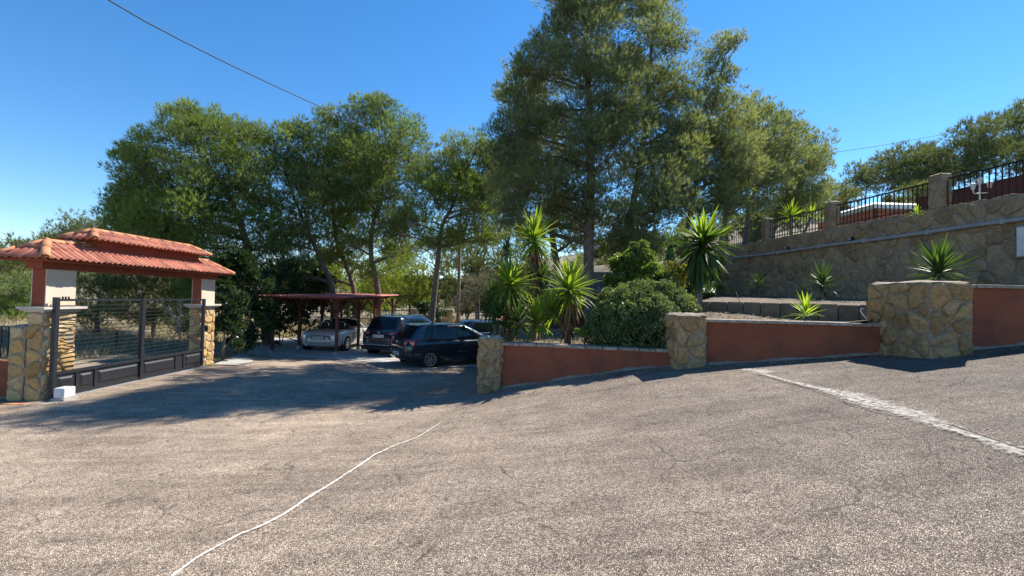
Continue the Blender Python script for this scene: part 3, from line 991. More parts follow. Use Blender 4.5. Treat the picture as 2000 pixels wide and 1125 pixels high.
# ---------------------------------------------------------------- garden hut with shingle roof
hz = Z(-1.0)
t = empty('garden_hut', (2.6, 17.2, hz), 0, 'low brown garden hut with a shingle roof behind the yuccas', 'hut')
MB().box(-1.35, 1.35, -.9, 1.1, -.3, 1.36).build('wall', M['hut'], t)
MB().box(-.3, .35, -.93, -.9, 0, 1.2).build('door', M['wood_red'], t)
rf = MB().add([(-1.6, -1.25, 1.30), (1.6, -1.25, 1.30), (1.6, .1, 2.12), (-1.6, .1, 2.12), (1.6, 1.45, 1.30), (-1.6, 1.45, 1.30),
               (-1.6, -1.25, 1.24), (1.6, -1.25, 1.24), (1.6, 1.45, 1.24), (-1.6, 1.45, 1.24)],
              [(0, 1, 2, 3), (3, 2, 4, 5), (6, 7, 1, 0), (5, 4, 8, 9), (9, 8, 7, 6), (0, 3, 5, 9, 6), (1, 7, 8, 4, 2)]).build('roof', M['hut'], t)
sh = MB().box(-.10, .10, 0, .26, 0, .022)
shm = bpy.data.meshes.new('shingle'); shm.from_pydata(sh.v, [], sh.f); shm.materials.append(M['shingle'])
sl = math.atan2(.82, 1.35)
for row in range(7):
    for k in range(15):
        s_ = row * .215
        if s_ > 1.42: continue
        MM = Matrix.Translation((-1.5 + k * .213 + (.1 if row % 2 else 0), -1.28 + s_ * math.cos(sl), 1.305 + s_ * math.sin(sl))) @ Matrix.Rotation(sl - .07, 4, 'X')
        inst('shingle', shm, rf, MM)

# ================================================================ gateway
GX = -8.68
ga = empty('gateway', (-8.98, 10.9, Z(-2.13)), 0, 'gateway of two stone and render pillars carrying a two tier red tiled roof', 'gateway')
inv = wm(ga).inverted()
PX0, PX1 = -9.09, -8.80
def gpillar(y0, y1, seed, zb):
    MB().box(PX0, PX1, y0, y1, Z(zb - .3), Z(-.46)).build('pillar_core', M['mortar'], ga, M=inv)
    for args in (((PX0, y0, Z(zb)), (1, 0, 0), PX1 - PX0), ((PX1, y0, Z(zb)), (0, 1, 0), y1 - y0), ((PX0, y1, Z(zb)), (0, -1, 0), y1 - y0), ((PX1, y1, Z(zb)), (-1, 0, 0), PX1 - PX0)):
        stone_face(ga, args[0], args[1], args[2], -.46 - zb, .17 if (seed == 1 and args[1] == (0, 1, 0)) else .24, M['stone_gate'], seed * 10 + int(args[0][0] * 3) % 7, .014, .035,
                   stretch=2.6 if (seed == 1 and args[1] == (0, 1, 0)) else 1.0)
    for a_, (p_, z_, z2) in enumerate(((.05, -.459, -.43), (.09, -.43, -.40), (.12, -.40, -.355))):
        MB().box(PX0 - p_, PX1 + p_, y0 - p_, y1 + p_, Z(z_), Z(z2) - .001).build('cornice', M['trim'], ga, M=inv)
    # upper pillar: red on its ends, cream on its broad faces
    MB().box(PX0 + .02, PX1 - .02, y0 + .02, y1 - .02, Z(-.356), Z(.36)).build('upper_pillar', M['stucco_red_shaded'], ga, M=inv)
    for x0_, x1_ in ((PX1 - .019, PX1 - .004), (PX0 + .004, PX0 + .019)):
        MB().box(x0_, x1_, y0 + .018, y1 - .018, Z(-.355), Z(.36)).build('cream_panel', M['cream'], ga, M=inv)
gpillar(8.50, 9.12, 1, -2.14)
gpillar(12.78, 13.38, 2, -2.16)
MB().box(PX0 - .01, PX1 + .01, 8.42, 13.46, Z(.361), Z(.50)).build('beam', M['stucco_red_shaded'], ga, M=inv)
MB().box(-9.44, -8.52, 8.24, 13.60, Z(.501), Z(.535)).build('soffit', M['stucco_red'], ga, M=inv)
MB().box(PX0 + .02, PX1 - .02, 9.55, 12.55, Z(.70), Z(1.02)).build('upper_box', M['stucco_red_shaded'], ga, M=inv)

def tile_mesh(wd, ln):
    b = MB(); n = 9
    prof = []
    for i in range(n):
        u = i / (n - 1)
        z = .027 * math.sin(PI * min(1, u / .62)) if u < .62 else -.008 * math.sin(PI * (u - .62) / .38)
        prof.append((u * wd * 1.04, z))
    for yy in (0, ln):
        for x, z in prof: b.v.append((x, yy, z + (0 if yy == 0 else -.004)))
    for yy in (0, ln):
        for x, z in prof: b.v.append((x, yy, z - .014 + (0 if yy == 0 else -.004)))
    for i in range(n - 1):
        b.f.append((i, i + 1, n + i + 1, n + i))
        b.f.append((2 * n + i + 1, 2 * n + i, 3 * n + i, 3 * n + i + 1))
        b.f.append((2 * n + i, 2 * n + i + 1, i + 1, i))
    me = bpy.data.meshes.new('tile'); me.from_pydata(b.v, [], b.f); me.materials.append(M['tile'])
    me.polygons.foreach_set('use_smooth', [(i % 3) != 2 for i in range(len(b.f))])
    return me
TL = .30
TW = .128
TM = tile_mesh(TW, TL)
TR = random.Random(12)
def hip_roof(xc, hw, y0, y1, ze, zr, rows, end_tiles=True):
    """small hipped roof of single tiles, ridge along y"""
    run = hw; rise = zr - ze; sl = math.atan2(rise, run); slen = math.hypot(run, rise)
    # closed underlay
    vs = [(xc - hw + .03, y0 + .03, ze), (xc + hw - .03, y0 + .03, ze), (xc + hw - .03, y1 - .03, ze), (xc - hw + .03, y1 - .03, ze), (xc, y0 + hw, zr - .03), (xc, y1 - hw, zr - .03)]
    ul = MB().add(vs, [(3, 2, 1, 0), (0, 1, 4), (1, 2, 5, 4), (2, 3, 5), (3, 0, 4, 5)]).build('roof', M['stucco_red'], ga, M=inv)
    def side(org, ud, into, length):
        n = int(round(length / TW)); wd = length / n
        for k in range(n):
            tpos = (k + .5) * wd
            frac = min(1, min(tpos, length - tpos) / hw + .04)
            avail = slen * frac
            s_ = 0
            while s_ < avail - .03:
                l_ = min(slen / rows + .03, avail - s_)
                u = Vector(ud); n3 = Vector(into) * math.cos(sl) + Vector((0, 0, math.sin(sl)))
                zz3 = u.cross(n3)
                MM = Matrix.Identity(4)
                for i in range(3): MM[i][0], MM[i][1], MM[i][2] = u[i] * (wd / TW), n3[i] * (l_ / TL), zz3[i]
                p = Vector(org) + u * (k * wd + TR.uniform(-.004, .004)) + n3 * (s_ + TR.uniform(-.012, .008)) + zz3 * (.012 + .004 * (s_ > 0) + TR.uniform(0, .004))
                for i in range(3): MM[i][3] = p[i]
                inst('tile', TM, ga, inv @ MM)
                s_ += slen / rows
    side((xc + hw, y0, ze), (0, 1, 0), (-1, 0, 0), y1 - y0)
    side((xc - hw, y1, ze), (0, -1, 0), (1, 0, 0), y1 - y0)
    side((xc - hw, y0, ze), (1, 0, 0), (0, 1, 0), 2 * hw)
    side((xc + hw, y1, ze), (-1, 0, 0), (0, -1, 0), 2 * hw)
    # half round ridge and hip tiles
    def caps(a, b, r0=.075):
        a = Vector(a); b = Vector(b); L = (b - a).length; n = max(1, round(L / .36)); t_ = (b - a).normalized()
        x = t_.cross(Vector((0, 0, 1))).normalized(); z = x.cross(t_)
        for i in range(n):
            mb = MB(); m2 = 9; ll = L / n * 1.08
            for yy, rr in ((0, r0), (ll, r0 * .86)):
                for k in range(m2):
                    an = PI * k / (m2 - 1); mb.v.append((rr * math.cos(an), yy, rr * math.sin(an) * .85))
            for yy, rr in ((0, r0 - .016), (ll, r0 * .86 - .016)):
                for k in range(m2):
                    an = PI * k / (m2 - 1); mb.v.append((rr * math.cos(an), yy, rr * math.sin(an) * .85))
            for k in range(m2 - 1):
                mb.f += [(k, k + 1, m2 + k + 1, m2 + k), (2 * m2 + k + 1, 2 * m2 + k, 3 * m2 + k, 3 * m2 + k + 1), (2 * m2 + k, 2 * m2 + k + 1, k + 1, k), (m2 + k, m2 + k + 1, 3 * m2 + k + 1, 3 * m2 + k)]
            MM = Matrix.Identity(4); p = a + t_ * (L / n * i)
            for q in range(3): MM[q][0], MM[q][1], MM[q][2], MM[q][3] = x[q], t_[q], z[q], p[q]
            mb.build('ridge_tile', M['ridge'], ga, True, M=inv @ MM)
    caps((xc, y0 + hw - .05, zr), (xc, y1 - hw + .05, zr))
    for sx in (-1, 1):
        caps((xc + sx * (hw - .02), y0 + .02, ze + .02), (xc, y0 + hw, zr + .01))
        caps((xc + sx * (hw - .02), y1 - .02, ze + .02), (xc, y1 - hw, zr + .01))
hip_roof(-8.98, .54, 8.12, 13.72, Z(.54), Z(.90), 2)
hip_roof(-8.98, .40, 9.22, 12.86, Z(1.02), Z(1.25), 2)

# low pieces of wall and railing left of the gateway
pier('gate_side_pier', 'square ochre stone stub pier against the left gateway pillar', 'pier', -9.42, -9.13, 8.50, 8.9, Z(-2.16), Z(-.74), .22, M['stone_gate'], M['mortar'], 61, 'FL')
red_wall('boundary_wall', 'low red rendered wall left of the gateway at the left edge', (-13.5, 8.6), (-9.43, 8.6), Z(-1.42), .2, 9, 5, cop=False)
t = empty('boundary_railing', (-11.5, 8.7, Z(-1.42)), 0, 'black iron railing on the low red wall at the left edge', 'railing')
inv2 = wm(t).inverted()
for z in (-.76, -1.36): MB().box(-13.5, -9.64, 8.685, 8.715, Z(z) - .015, Z(z) + .015).build('rail', M['iron'], t, M=inv2)
for k in range(28):
    x = -13.4 + k * .138
    MB().box(x - .01, x + .01, 8.69, 8.71, Z(-1.36), Z(-.76)).build('bar', M['iron'], t, M=inv2)
t = empty('kerb_edging', (-10, 8.2, Z(-2.16)), 0, 'reddish kerb strip at the foot of the left gateway pillar', 'kerb')
inv2 = wm(t).inverted()
for k in range(9):
    MB().box(-13.2 + k * .5, -13.2 + k * .5 + .485, 8.14 - .0, 8.26, Z(-2.25), Z(-2.10) , bev=.01).build('kerb_stone', M['ridge'] if k % 3 else M['coping'], t, M=inv2)

# sliding gate
gt = empty('sliding_gate', (GX, 8.6, Z(-2.12)), 0, 'dark grey iron sliding gate of thin horizontal bars over solid panels', 'gate')
inv = wm(gt).inverted()
y0_, y1_, ym = 8.60, 12.72, 10.62
zt, zb, zp = Z(-.20), Z(-2.08), Z(-1.63)
for y, s in ((y0_, .04), (ym, .045), (y1_, .035)):
    bevel(MB().box(GX - s, GX + s, y - s, y + s, zb, zt + (.03 if y == y0_ else 0)).build('post', M['gate_iron'], gt, M=inv), .004)
MB().box(GX - .02, GX + .02, y0_ + .041, y1_ - .036, zt - .045, zt - .001).build('top_rail', M['gate_iron'], gt, M=inv)
def seg(a, b, z0, z1, name, th=.02):
    MB().box(GX - th, GX + th, a, b, z0, z1).build(name, M['gate_iron'], gt, M=inv)
for a, b in ((y0_ + .041, ym - .046), (ym + .046, y1_ - .036)):
    seg(a, b, zp - .03, zp + .03, 'middle_rail', .03)
    seg(a, b, zb, zb + .05, 'bottom_rail', .03)
    nb = 15
    for k in range(1, nb + 1):
        z = zp + .03 + (zt - .045 - zp - .03) * k / (nb + 1)
        seg(a, b, z - .0065, z + .0065, 'bar', .0065)
def panel(a, b):
    z0, z1 = zb + .051, zp - .031
    MB().box(GX - .006, GX + .006, a, b, z0, z1).build('panel', M['gate_iron'], gt, M=inv)
    e = .055
    if b - a > .3:
        vs = [(GX + .0065, a + e, z0 + e), (GX + .0065, b - e, z0 + e), (GX + .0065, b - e, z1 - e), (GX + .0065, a + e, z1 - e)]
        f_ = .09
        vs += [(GX + .026, a + f_, z0 + f_), (GX + .026, b - f_, z0 + f_), (GX + .026, b - f_, z1 - f_), (GX + .026, a + f_, z1 - f_)]
        MB().add(vs, [(0, 1, 5, 4), (1, 2, 6, 5), (2, 3, 7, 6), (3, 0, 4, 7), (4, 5, 6, 7)]).build('raised_panel', M['gate_iron'], gt, M=inv)
for cuts in ([y0_ + .041, 9.06, 9.46, ym - .046], [ym + .046, 11.72, 12.0, y1_ - .036]):
    for i in range(3):
        a, b = cuts[i], cuts[i + 1]
        if i: a += .022
        if i < 2:
            b -= .022
            MB().box(GX - .025, GX + .025, cuts[i + 1] - .021, cuts[i + 1] + .021, zb + .051, zp - .031).build('stile', M['gate_iron'], gt, M=inv)
        panel(a, b)
for z in (-.165, -.165, -.165): pass
for k in range(3):
    MB().tube([(GX + .0, 8.72 + k * .06, Z(-.2)), (GX, 8.72 + k * .06, Z(-.155))], .016, 8).build('guide_roller', M['iron'], gt, True, M=inv)
t = MB().box(GX - .03, GX + .03, 8.7, 12.9, 0, .03)
vs = []
tr = empty('gate_track', (GX, 10.8, Z(-2.13)), 0, 'pale steel track on the ground under the sliding gate', 'track')
b = MB()
N = 20
for i in range(N + 1):
    y = 8.75 + 4.2 * i / N; g = G0(GX, y)
    for dx, dz in ((-.05, .004), (-.012, .012), (-.012, .032), (.012, .032), (.012, .012), (.06, .004)):
        b.v.append((GX + dx, y, g + dz))
    if i:
        k = 6 * i
        for j in range(5): b.f.append((k - 6 + j, k - 5 + j, k + j + 1, k + j))
b.build('rail', M['pipe'], tr, M=wm(tr).inverted())
q = pix_ground(134, 778)
t = empty('gate_motor', (GX + .22, 8.62, G0(GX + .2, 8.6)), .05, 'small white box of the gate motor at the foot of the left pillar', 'motor')
bevel(MB().box(-.10, .10, -.12, .12, .04, .235).build('housing', M['white'], t), .02, 2)
MB().box(-.125, .125, -.15, .15, 0, .0399).build('base_plate', M['concrete'], t)
MB().box(-.06, .06, -.135, -.121, .09, .18).build('cover', M['white'], t)
t = empty('gate_lock', (GX + .04, 12.80, Z(-1.12)), 0, 'small black lock box on the right gateway pillar', 'lock')
bevel(MB().box(-.12, .03, -.02, .05, 0, .17).build('housing', M['iron'], t), .01)
MB().box(.031, .04, .0, .03, .05, .11).build('plate', M['gate_iron'], t)

# ================================================================ carport
cp = empty('carport', (-7.8, 20, Z(-2.35)), 0, 'timber carport with a red corrugated sheet roof over the silver convertible', 'carport')
inv = wm(cp).inverted()
LX, RX = -9.05, -6.75
zroof = lambda y: Z(-.14 + (y - 17) * .020)
def cpost(x, y, foot=True):
    g = G0(x, y)
    MB().box(x - .05, x + .05, y - .05, y + .05, g + .14, zroof(y) - .14).build('post', M['wood_red'], cp, M=inv)
    MB().box(x - .07, x + .07, y - .07, y + .07, g - .1, g + .139, bev=.015).build('footing', M['concrete'], cp, M=inv)
    zt_ = zroof(y) - .15
    for dx, dy in ((.42, 0), (-.42, 0), (0, .42), (0, -.42)):
        if dx and ((x < -8 and dx < 0 and False)): continue
        a = Vector((x + dx * .1, y + dy * .1, zt_ - .42)); b_ = Vector((x + dx, y + dy, zt_ + .02))
        MB().tube([a, b_], .032, 4).build('brace', M['wood_red'], cp, M=inv)
for y in (17.15, 19.3, 21.6, 24.0): cpost(LX, y)
for y in (17.5, 20.0, 22.2, 24.3): cpost(RX + (.3 if y > 22 else 0) * ((y - 22) / 2), y)
for x in (LX, RX):
    a, b_ = 16.85, 24.6
    MB().add([(x - .05, a, zroof(a) - .13), (x + .05, a, zroof(a) - .13), (x + .05, b_, zroof(b_) - .13), (x - .05, b_, zroof(b_) - .13),
              (x - .05, a, zroof(a) - .02), (x + .05, a, zroof(a) - .02), (x + .05, b_, zroof(b_) - .02), (x - .05, b_, zroof(b_) - .02)],
             [(0, 3, 2, 1), (4, 5, 6, 7), (0, 1, 5, 4), (1, 2, 6, 5), (2, 3, 7, 6), (3, 0, 4, 7)]).build('beam', M['wood_red'], cp, M=inv)
for y in np.linspace(16.9, 24.5, 7):
    MB().box(LX - .35, RX + .45, y - .03, y + .03, zroof(y) - .019, zroof(y) + .04).build('rafter', M['wood_red'], cp, M=inv)
# corrugated sheets, corrugations run front to back, each sheet an object
sx = np.linspace(LX - .42, RX + .5, 4)
for i in range(3):
    a, b_ = sx[i], sx[i + 1] + .06
    n = 56; b = MB()
    yy = [16.75, 18.8, 20.8, 22.8, 24.75]
    for y in yy:
        for k in range(n + 1):
            x = a + (b_ - a) * k / n
            b.v.append((x, y, zroof(y) + .062 + i * .003 + .024 * math.sin(x * 2 * PI / .15)))
    for j in range(len(yy) - 1):
        for k in range(n): b.f.append((j * (n + 1) + k, j * (n + 1) + k + 1, (j + 1) * (n + 1) + k + 1, (j + 1) * (n + 1) + k))
    o = b.build('roof_sheet', M['sheet'], cp, True, M=inv)
    sm = o.modifiers.new('thick', 'SOLIDIFY'); sm.thickness = .004
MB().tube([(-6.38, 22.3, zroof(22) - .05), (-6.30, 22.3, zroof(22) - .2), (-6.45, 22.25, zroof(22) - .4), (-6.45, 22.25, Z(-2.3))], .04, 8).build('downpipe', M['ridge'], cp, True, M=inv)

# ================================================================ fence behind the cars
for i, (px, lb) in enumerate(((813, 'short stone fence pillar behind the parked cars, left of the ivy bush'), (876, 'short stone fence pillar behind the parked cars, right of the ivy bush'))):
    q = P(px, 610, 24.6)
    pier('fence_pillar', lb, 'pillar', q.x - .28, q.x + .28, q.y - .2, q.y + .2, Z(-2.5), Z(-.66), .26, M['stone_gate'], M['mortar'], 200 + i, 'FR', 'stone pillars of the rear fence')
def rear_fence(xa, xb, lb, y=24.8, zt_=-.78):
    t = empty('rear_fence', (xa, y, Z(-2.42)), 0, lb, 'fence', 'black rear fence panels')
    iv = wm(t).inverted()
    for z in (zt_, -1.85): MB().box(xa, xb, y - .015, y + .015, Z(z) - .02, Z(z) + .02).build('rail', M['iron'], t, M=iv)
    MB().box(xa, xb, y - .1, y + .1, Z(-2.6), Z(-1.95)).build('plinth', M['mortar_dark'], t, M=iv)
    n = int((xb - xa) / .14)
    for k in range(n + 1):
        x = xa + (xb - xa) * k / n
        MB().box(x - .009, x + .009, y - .009, y + .009, Z(-1.87), Z(zt_) + .06).build('bar', M['iron'], t, M=iv)
rear_fence(-9.3, -5.6, 'black iron fence behind the carport and the dark SUV')
rear_fence(-4.9, -3.8, 'black iron fence section behind the ivy bush between the two pillars')
rear_fence(-3.1, -.6, 'black iron gate and fence right of the second stone pillar')

# ================================================================ pole, cables
g = P(896, 560, 27.5)
pl = empty('utility_pole', (g.x, g.y, float(hlow(np.array([g.x]), np.array([g.y]))[0])), 0, 'slender pale utility pole standing behind the rear fence', 'pole')
zt_ = P(896, 330, 27.5).z - pl.location.z
MB().tube([(0, 0, -.5), (0, 0, 3), (0, 0, zt_)], [.12, .105, .075], 10).build('shaft', M['wood_pole'], pl, True)
MB().box(-.5, .5, -.05, .05, zt_ - .3, zt_ - .18).build('crossarm', M['wood_pole'], pl)
top = Vector((g.x, g.y, pl.location.z + zt_ - .15))
a = P(212, -3, 7.5)
dirv = (a - top)
def cable(p0, p1, sag, rad, label):
    pts = []
    for i in range(41):
        t = i / 40
        p = p0.lerp(p1, t); p.z -= sag * 4 * t * (1 - t)
        pts.append(p)
    b = MB()
    b.tube(pts, rad, 6)
    o = b.build('power_cable', M['cable'], None, True)
    tag(o, label, 'cable', 'power cables')
cp_ = [(130, -56), (212, 0), (280, 40), (360, 82), (440, 122), (520, 160), (600, 197), (680, 234), (760, 270), (830, 301), (896, 328)]
pts = []
for px_, py_ in cp_:
    f_ = (px_ - 130) / (896 - 130)
    pts.append(P(px_, py_, 1 / ((1 - f_) / 7.0 + f_ / 27.4)))
o = MB().tube(pts, [.012] * len(pts), 6).build('power_cable', M['cable'], None, True)
tag(o, 'black power cable crossing the blue sky at the upper left', 'cable', 'power cables')
b1 = P(1625, 298, 44)
b2 = P(2060, 210, 52)
cable(top, b1, .5, .024, 'black power cable running hidden behind the tall pines')
cable(b1, b2, .45, .024, 'black power cable rising over the hillside pines on the right')

# old fence post with stays seen through the gate
t = empty('wire_fence', (-14.5, 15, Z(-2.2)), 0, 'rusty wire fence post with diagonal stays seen through the gate', 'fence')
iv = wm(t).inverted()
pp_ = P(352, 690, 18.5); 
MB().tube([P(350, 694, 18.5), P(353, 588, 18.5)], .028, 6).build('post', M['pipe'], t, M=iv)
MB().tube([P(352, 632, 18.5), P(316, 592, 19.6)], .022, 6).build('stay', M['pipe'], t, M=iv)
MB().tube([P(351, 640, 18.5), P(314, 690, 17.6)], .022, 6).build('stay', M['pipe'], t, M=iv)
MB().tube([P(225, 700, 17), P(228, 645, 17)], .04, 6).build('post', M['iron'], t, M=iv)
for k in range(5):
    MB().tube([P(351, 600 + 18 * k, 18.5), P(228, 650 + 10 * k, 17)], .006, 4).build('wire', M['pipe'], t, M=iv)

# ================================================================ cars
def car(name, label, X_, Y_, phi, spec):
    """local axes: x right, y forward, z up, origin on the ground below the middle"""
    t = empty(name, (X_, Y_, G0(X_, Y_)), -phi, label, 'car')
    # lie on the slope of the slab
    pa = spec['paint']
    st = spec['stations']           # y, half width, z bottom, z shoulder, z deck
    n = len(st)
    ringN = 15
    b = MB()
    for (y, w_, zb_, zs, zd) in st:
        half = [(0, zb_), (.80 * w_, zb_), (.955 * w_, zb_ + .05), (.99 * w_, (zb_ * .6 + zs * .4)), (w_, zb_ * .35 + zs * .65), (.965 * w_, zs - .02), (.86 * w_, zs + (zd - zs) * .55), (0, zd)]
        ring = half + [(-x, z) for x, z in half[-2:0:-1]]
        for x, z in ring: b.v.append((x, y, z))
    rn = 14
    for i in range(n - 1):
        for k in range(rn):
            b.f.append((i * rn + k, i * rn + (k + 1) % rn, (i + 1) * rn + (k + 1) % rn, (i + 1) * rn + k))
    b.f.append(tuple(range(rn))); b.f.append(tuple((n - 1) * rn + k for k in range(rn - 1, -1, -1)))
    body = b.build('body', pa, t, True)
    ss = body.modifiers.new('sub', 'SUBSURF'); ss.levels = 2; ss.render_levels = 2
    gh = spec.get('cabin')
    if gh:
        yr0, yf0, w0, z0, yr1, yf1, w1, z1 = gh
        def surf(side, s, q):
            """s along the face 0..1, q height 0..1"""
            q2 = q
            yr = yr0 + (yr1 - yr0) * q2; yf = yf0 + (yf1 - yf0) * q2 ** .92
            ww = w0 + (w1 - w0) * q2 ** 1.2
            z = z0 + (z1 - z0) * (1 - (1 - q2) ** 1.15)
            c = .10
            if side == 'R': return Vector((ww - .05 * (2 * s - 1) ** 4, yr + c + (yf - yr - 2 * c) * s, z))
            if side == 'L': return Vector((-ww + .05 * (2 * s - 1) ** 4, yr + c + (yf - yr - 2 * c) * s, z))
            if side == 'B': return Vector((ww * .93 * (2 * s - 1), yr - .05 + .09 * (2 * s - 1) ** 2, z))
            return Vector((ww * .93 * (1 - 2 * s), yf + .08 - .14 * (2 * s - 1) ** 2, z))
        b = MB()
        per = []
        for side in ('B', 'R', 'F', 'L'):
            for k in range(9):
                s = k / 8 * .94 + .03
                per.append((side, (1 - s) if side == 'L' else s))
        # walk: B left->right, R rear->front, F right->left, L front->rear
        m_ = len(per); Q = [-.12, 0, .2, .45, .7, .88, .96, 1.0]
        for q in Q:
            for side, s in per:
                p = surf(side, s, min(q, 1) if q > 0 else 0)
                if q < 0: p.z -= .06
                if q > .93:
                    k_ = 1 - (.05 if q < 1 else .13)
                    p.x *= k_ ; p.y = (p.y - (yr1 + yf1) / 2) * k_ + (yr1 + yf1) / 2; p.z += .012 if q < 1 else .022
                b.v.append(tuple(p))
        for j in range(len(Q) - 1):
            for k in range(m_): b.f.append((j * m_ + k, j * m_ + (k + 1) % m_, (j + 1) * m_ + (k + 1) % m_, (j + 1) * m_ + k))
        base = (len(Q) - 1) * m_
        b.v.append((0, (yr1 + yf1) / 2, z1 + .045)); ci = len(b.v) - 1
        for k in range(m_): b.f.append((base + k, base + (k + 1) % m_, ci))
        o = b.build('cabin', pa, t, True)
        def glass(name, side, s0, s1, q0, q1, mat, off=.007, skew=0, skew2=0):
            g_ = MB(); nx, nq = 8, 5
            for j in range(nq + 1):
                q = q0 + (q1 - q0) * j / nq
                for i in range(nx + 1):
                    ss0 = s0 + skew * (1 - j / nq); ss1 = s1 + skew2 * (1 - j / nq)
                    s = ss0 + (ss1 - ss0) * i / nx
                    p = surf(side, s, q)
                    nn = {'R': Vector((1, 0, .2)), 'L': Vector((-1, 0, .2)), 'B': Vector((0, -1, .25)), 'F': Vector((0, 1, .5))}[side].normalized()
                    g_.v.append(tuple(p + nn * off))
            for j in range(nq):
                for i in range(nx):
                    f = (j * (nx + 1) + i, j * (nx + 1) + i + 1, (j + 1) * (nx + 1) + i + 1, (j + 1) * (nx + 1) + i)
                    g_.f.append(f if side in 'RB' or side == 'F' else f[::-1])
            g_.build(name, mat, t, True)
        for side in 'RL':
            for (s0, s1, k0, k1) in spec['side_glass']:
                glass('side_window', side, s0, s1, .10, .84, M['glass_t'], skew=k0, skew2=k1)
        glass('rear_window', 'B', .07, .93, .14, .84, M['glass'])
        glass('windscreen', 'F', .05, .95, .06, .9, M['glass'])
    # wheels
    wr = spec['wr']; hw = spec['track']
    for yw in spec['axles']:
        for sd in (1, -1):
            MM = Matrix.Translation((sd * hw, yw, wr)) @ Matrix.Rotation(PI / 2 * sd, 4, 'Y') @ Matrix.Rotation(PI / 2 * 0, 4, 'Z')
            # dark wheel well
            b = MB(); N = 22
            for z, rr in ((-.12, wr + .055), (.012, wr + .055)):
                for k in range(N): b.v.append((rr * math.cos(2 * PI * k / N), rr * math.sin(2 * PI * k / N), z))
            for k in range(N): b.f.append((k, (k + 1) % N, N + (k + 1) % N, N + k))
            b.f.append(tuple(N + k for k in range(N)))
            b.build('wheel_arch', M['blackplastic'], t, M=MM)
            wl = empty('wheel', (0, 0, 0)); wl.parent = t; wl.matrix_basis = MM
            b = MB(); N = 28
            prof = [(-.16, wr * .66), (-.16, wr * .95), (-.13, wr), (.012, wr), (.034, wr * .95), (.036, wr * .78), (.022, wr * .70)]
            for z, rr in prof:
                for k in range(N): b.v.append((rr * math.cos(2 * PI * k / N), rr * math.sin(2 * PI * k / N), z))
            for j in range(len(prof) - 1):
                for k in range(N): b.f.append((j * N + k, j * N + (k + 1) % N, (j + 1) * N + (k + 1) % N, (j + 1) * N + k))
            b.build('tyre', M['rubber'], wl, True)
            b = MB()
            ro, ri = wr * .71, wr * .62
            for z, rr in ((.020, ro), (.034, ro * .985), (.026, ri), (-.03, ri * .97)):
                for k in range(N): b.v.append((rr * math.cos(2 * PI * k / N), rr * math.sin(2 * PI * k / N), z))
            for j in range(3):
                for k in range(N): b.f.append((j * N + k, j * N + (k + 1) % N, (j + 1) * N + (k + 1) % N, (j + 1) * N + k))
            ns = spec['spokes']
            for s in range(ns):
                an = 2 * PI * s / ns
                for da in spec['split']:
                    a0 = an + da * .35; a1 = an + da
                    c0, s0_ = math.cos(a0), math.sin(a0); c1, s1_ = math.cos(a1), math.sin(a1)
                    w0_, w1_ = .017, .013
                    vs = []
                    for z, sh_ in ((.004, 1.15), (.030, 1.0)):
                        vs += [(c0 * .035 - s0_ * w0_ * sh_, s0_ * .035 + c0 * w0_ * sh_, z), (c0 * .035 + s0_ * w0_ * sh_, s0_ * .035 - c0 * w0_ * sh_, z),
                               (c1 * ri * 1.01 + s1_ * w1_ * sh_, s1_ * ri * 1.01 - c1 * w1_ * sh_, z), (c1 * ri * 1.01 - s1_ * w1_ * sh_, s1_ * ri * 1.01 + c1 * w1_ * sh_, z)]
                    b.add(vs, [(4, 5, 6, 7), (0, 1, 5, 4), (1, 2, 6, 5), (2, 3, 7, 6), (3, 0, 4, 7)])
            hub = []
            for z, rr in ((.0, .05), (.034, .045), (.038, .02)):
                for k in range(10): hub.append((rr * math.cos(2 * PI * k / 10), rr * math.sin(2 * PI * k / 10), z))
            b.add(hub, [(j * 10 + k, j * 10 + (k + 1) % 10, (j + 1) * 10 + (k + 1) % 10, (j + 1) * 10 + k) for j in range(2) for k in range(10)] + [tuple(range(20, 30))])
            b.build('rim', M['alloy'], wl)
            # body coloured lip round the arch
            pts = [((wr + .062) * math.cos(a_), (wr + .062) * math.sin(a_)) for a_ in np.linspace(0, PI, 15)]
            b = MB().tube([(sd * (hw + .004), yw + px_, wr + pz_) for px_, pz_ in pts], .018, 6)
            b.build('arch_lip', pa if not spec.get('clad') else M['blackplastic'], t, True)
    return t

def part_box(t, name, mat, x0, x1, y0, y1, z0, z1, bev_=.008, rz=0, parent=None):
    o = MB().box(x0, x1, y0, y1, z0, z1).build(name, mat, parent or t)
    return bevel(o, bev_, 2)

def curved_plate(t, name, mat, x0, x1, z0, z1, yf, nx=8, nz=4, parent=None):
    """thin shell following the rear of a car: yf(x,z)"""
    b = MB()
    for j in range(nz + 1):
        for i in range(nx + 1):
            x = x0 + (x1 - x0) * i / nx; z = z0 + (z1 - z0) * j / nz
            b.v.append((x, yf(x, z), z))
    for j in range(nz):
        for i in range(nx): b.f.append((j * (nx + 1) + i, j * (nx + 1) + i + 1, (j + 1) * (nx + 1) + i + 1, (j + 1) * (nx + 1) + i))
    o = b.build(name, mat, parent or t, True)
    s = o.modifiers.new('thick', 'SOLIDIFY'); s.thickness = .02; s.offset = 0
    return o

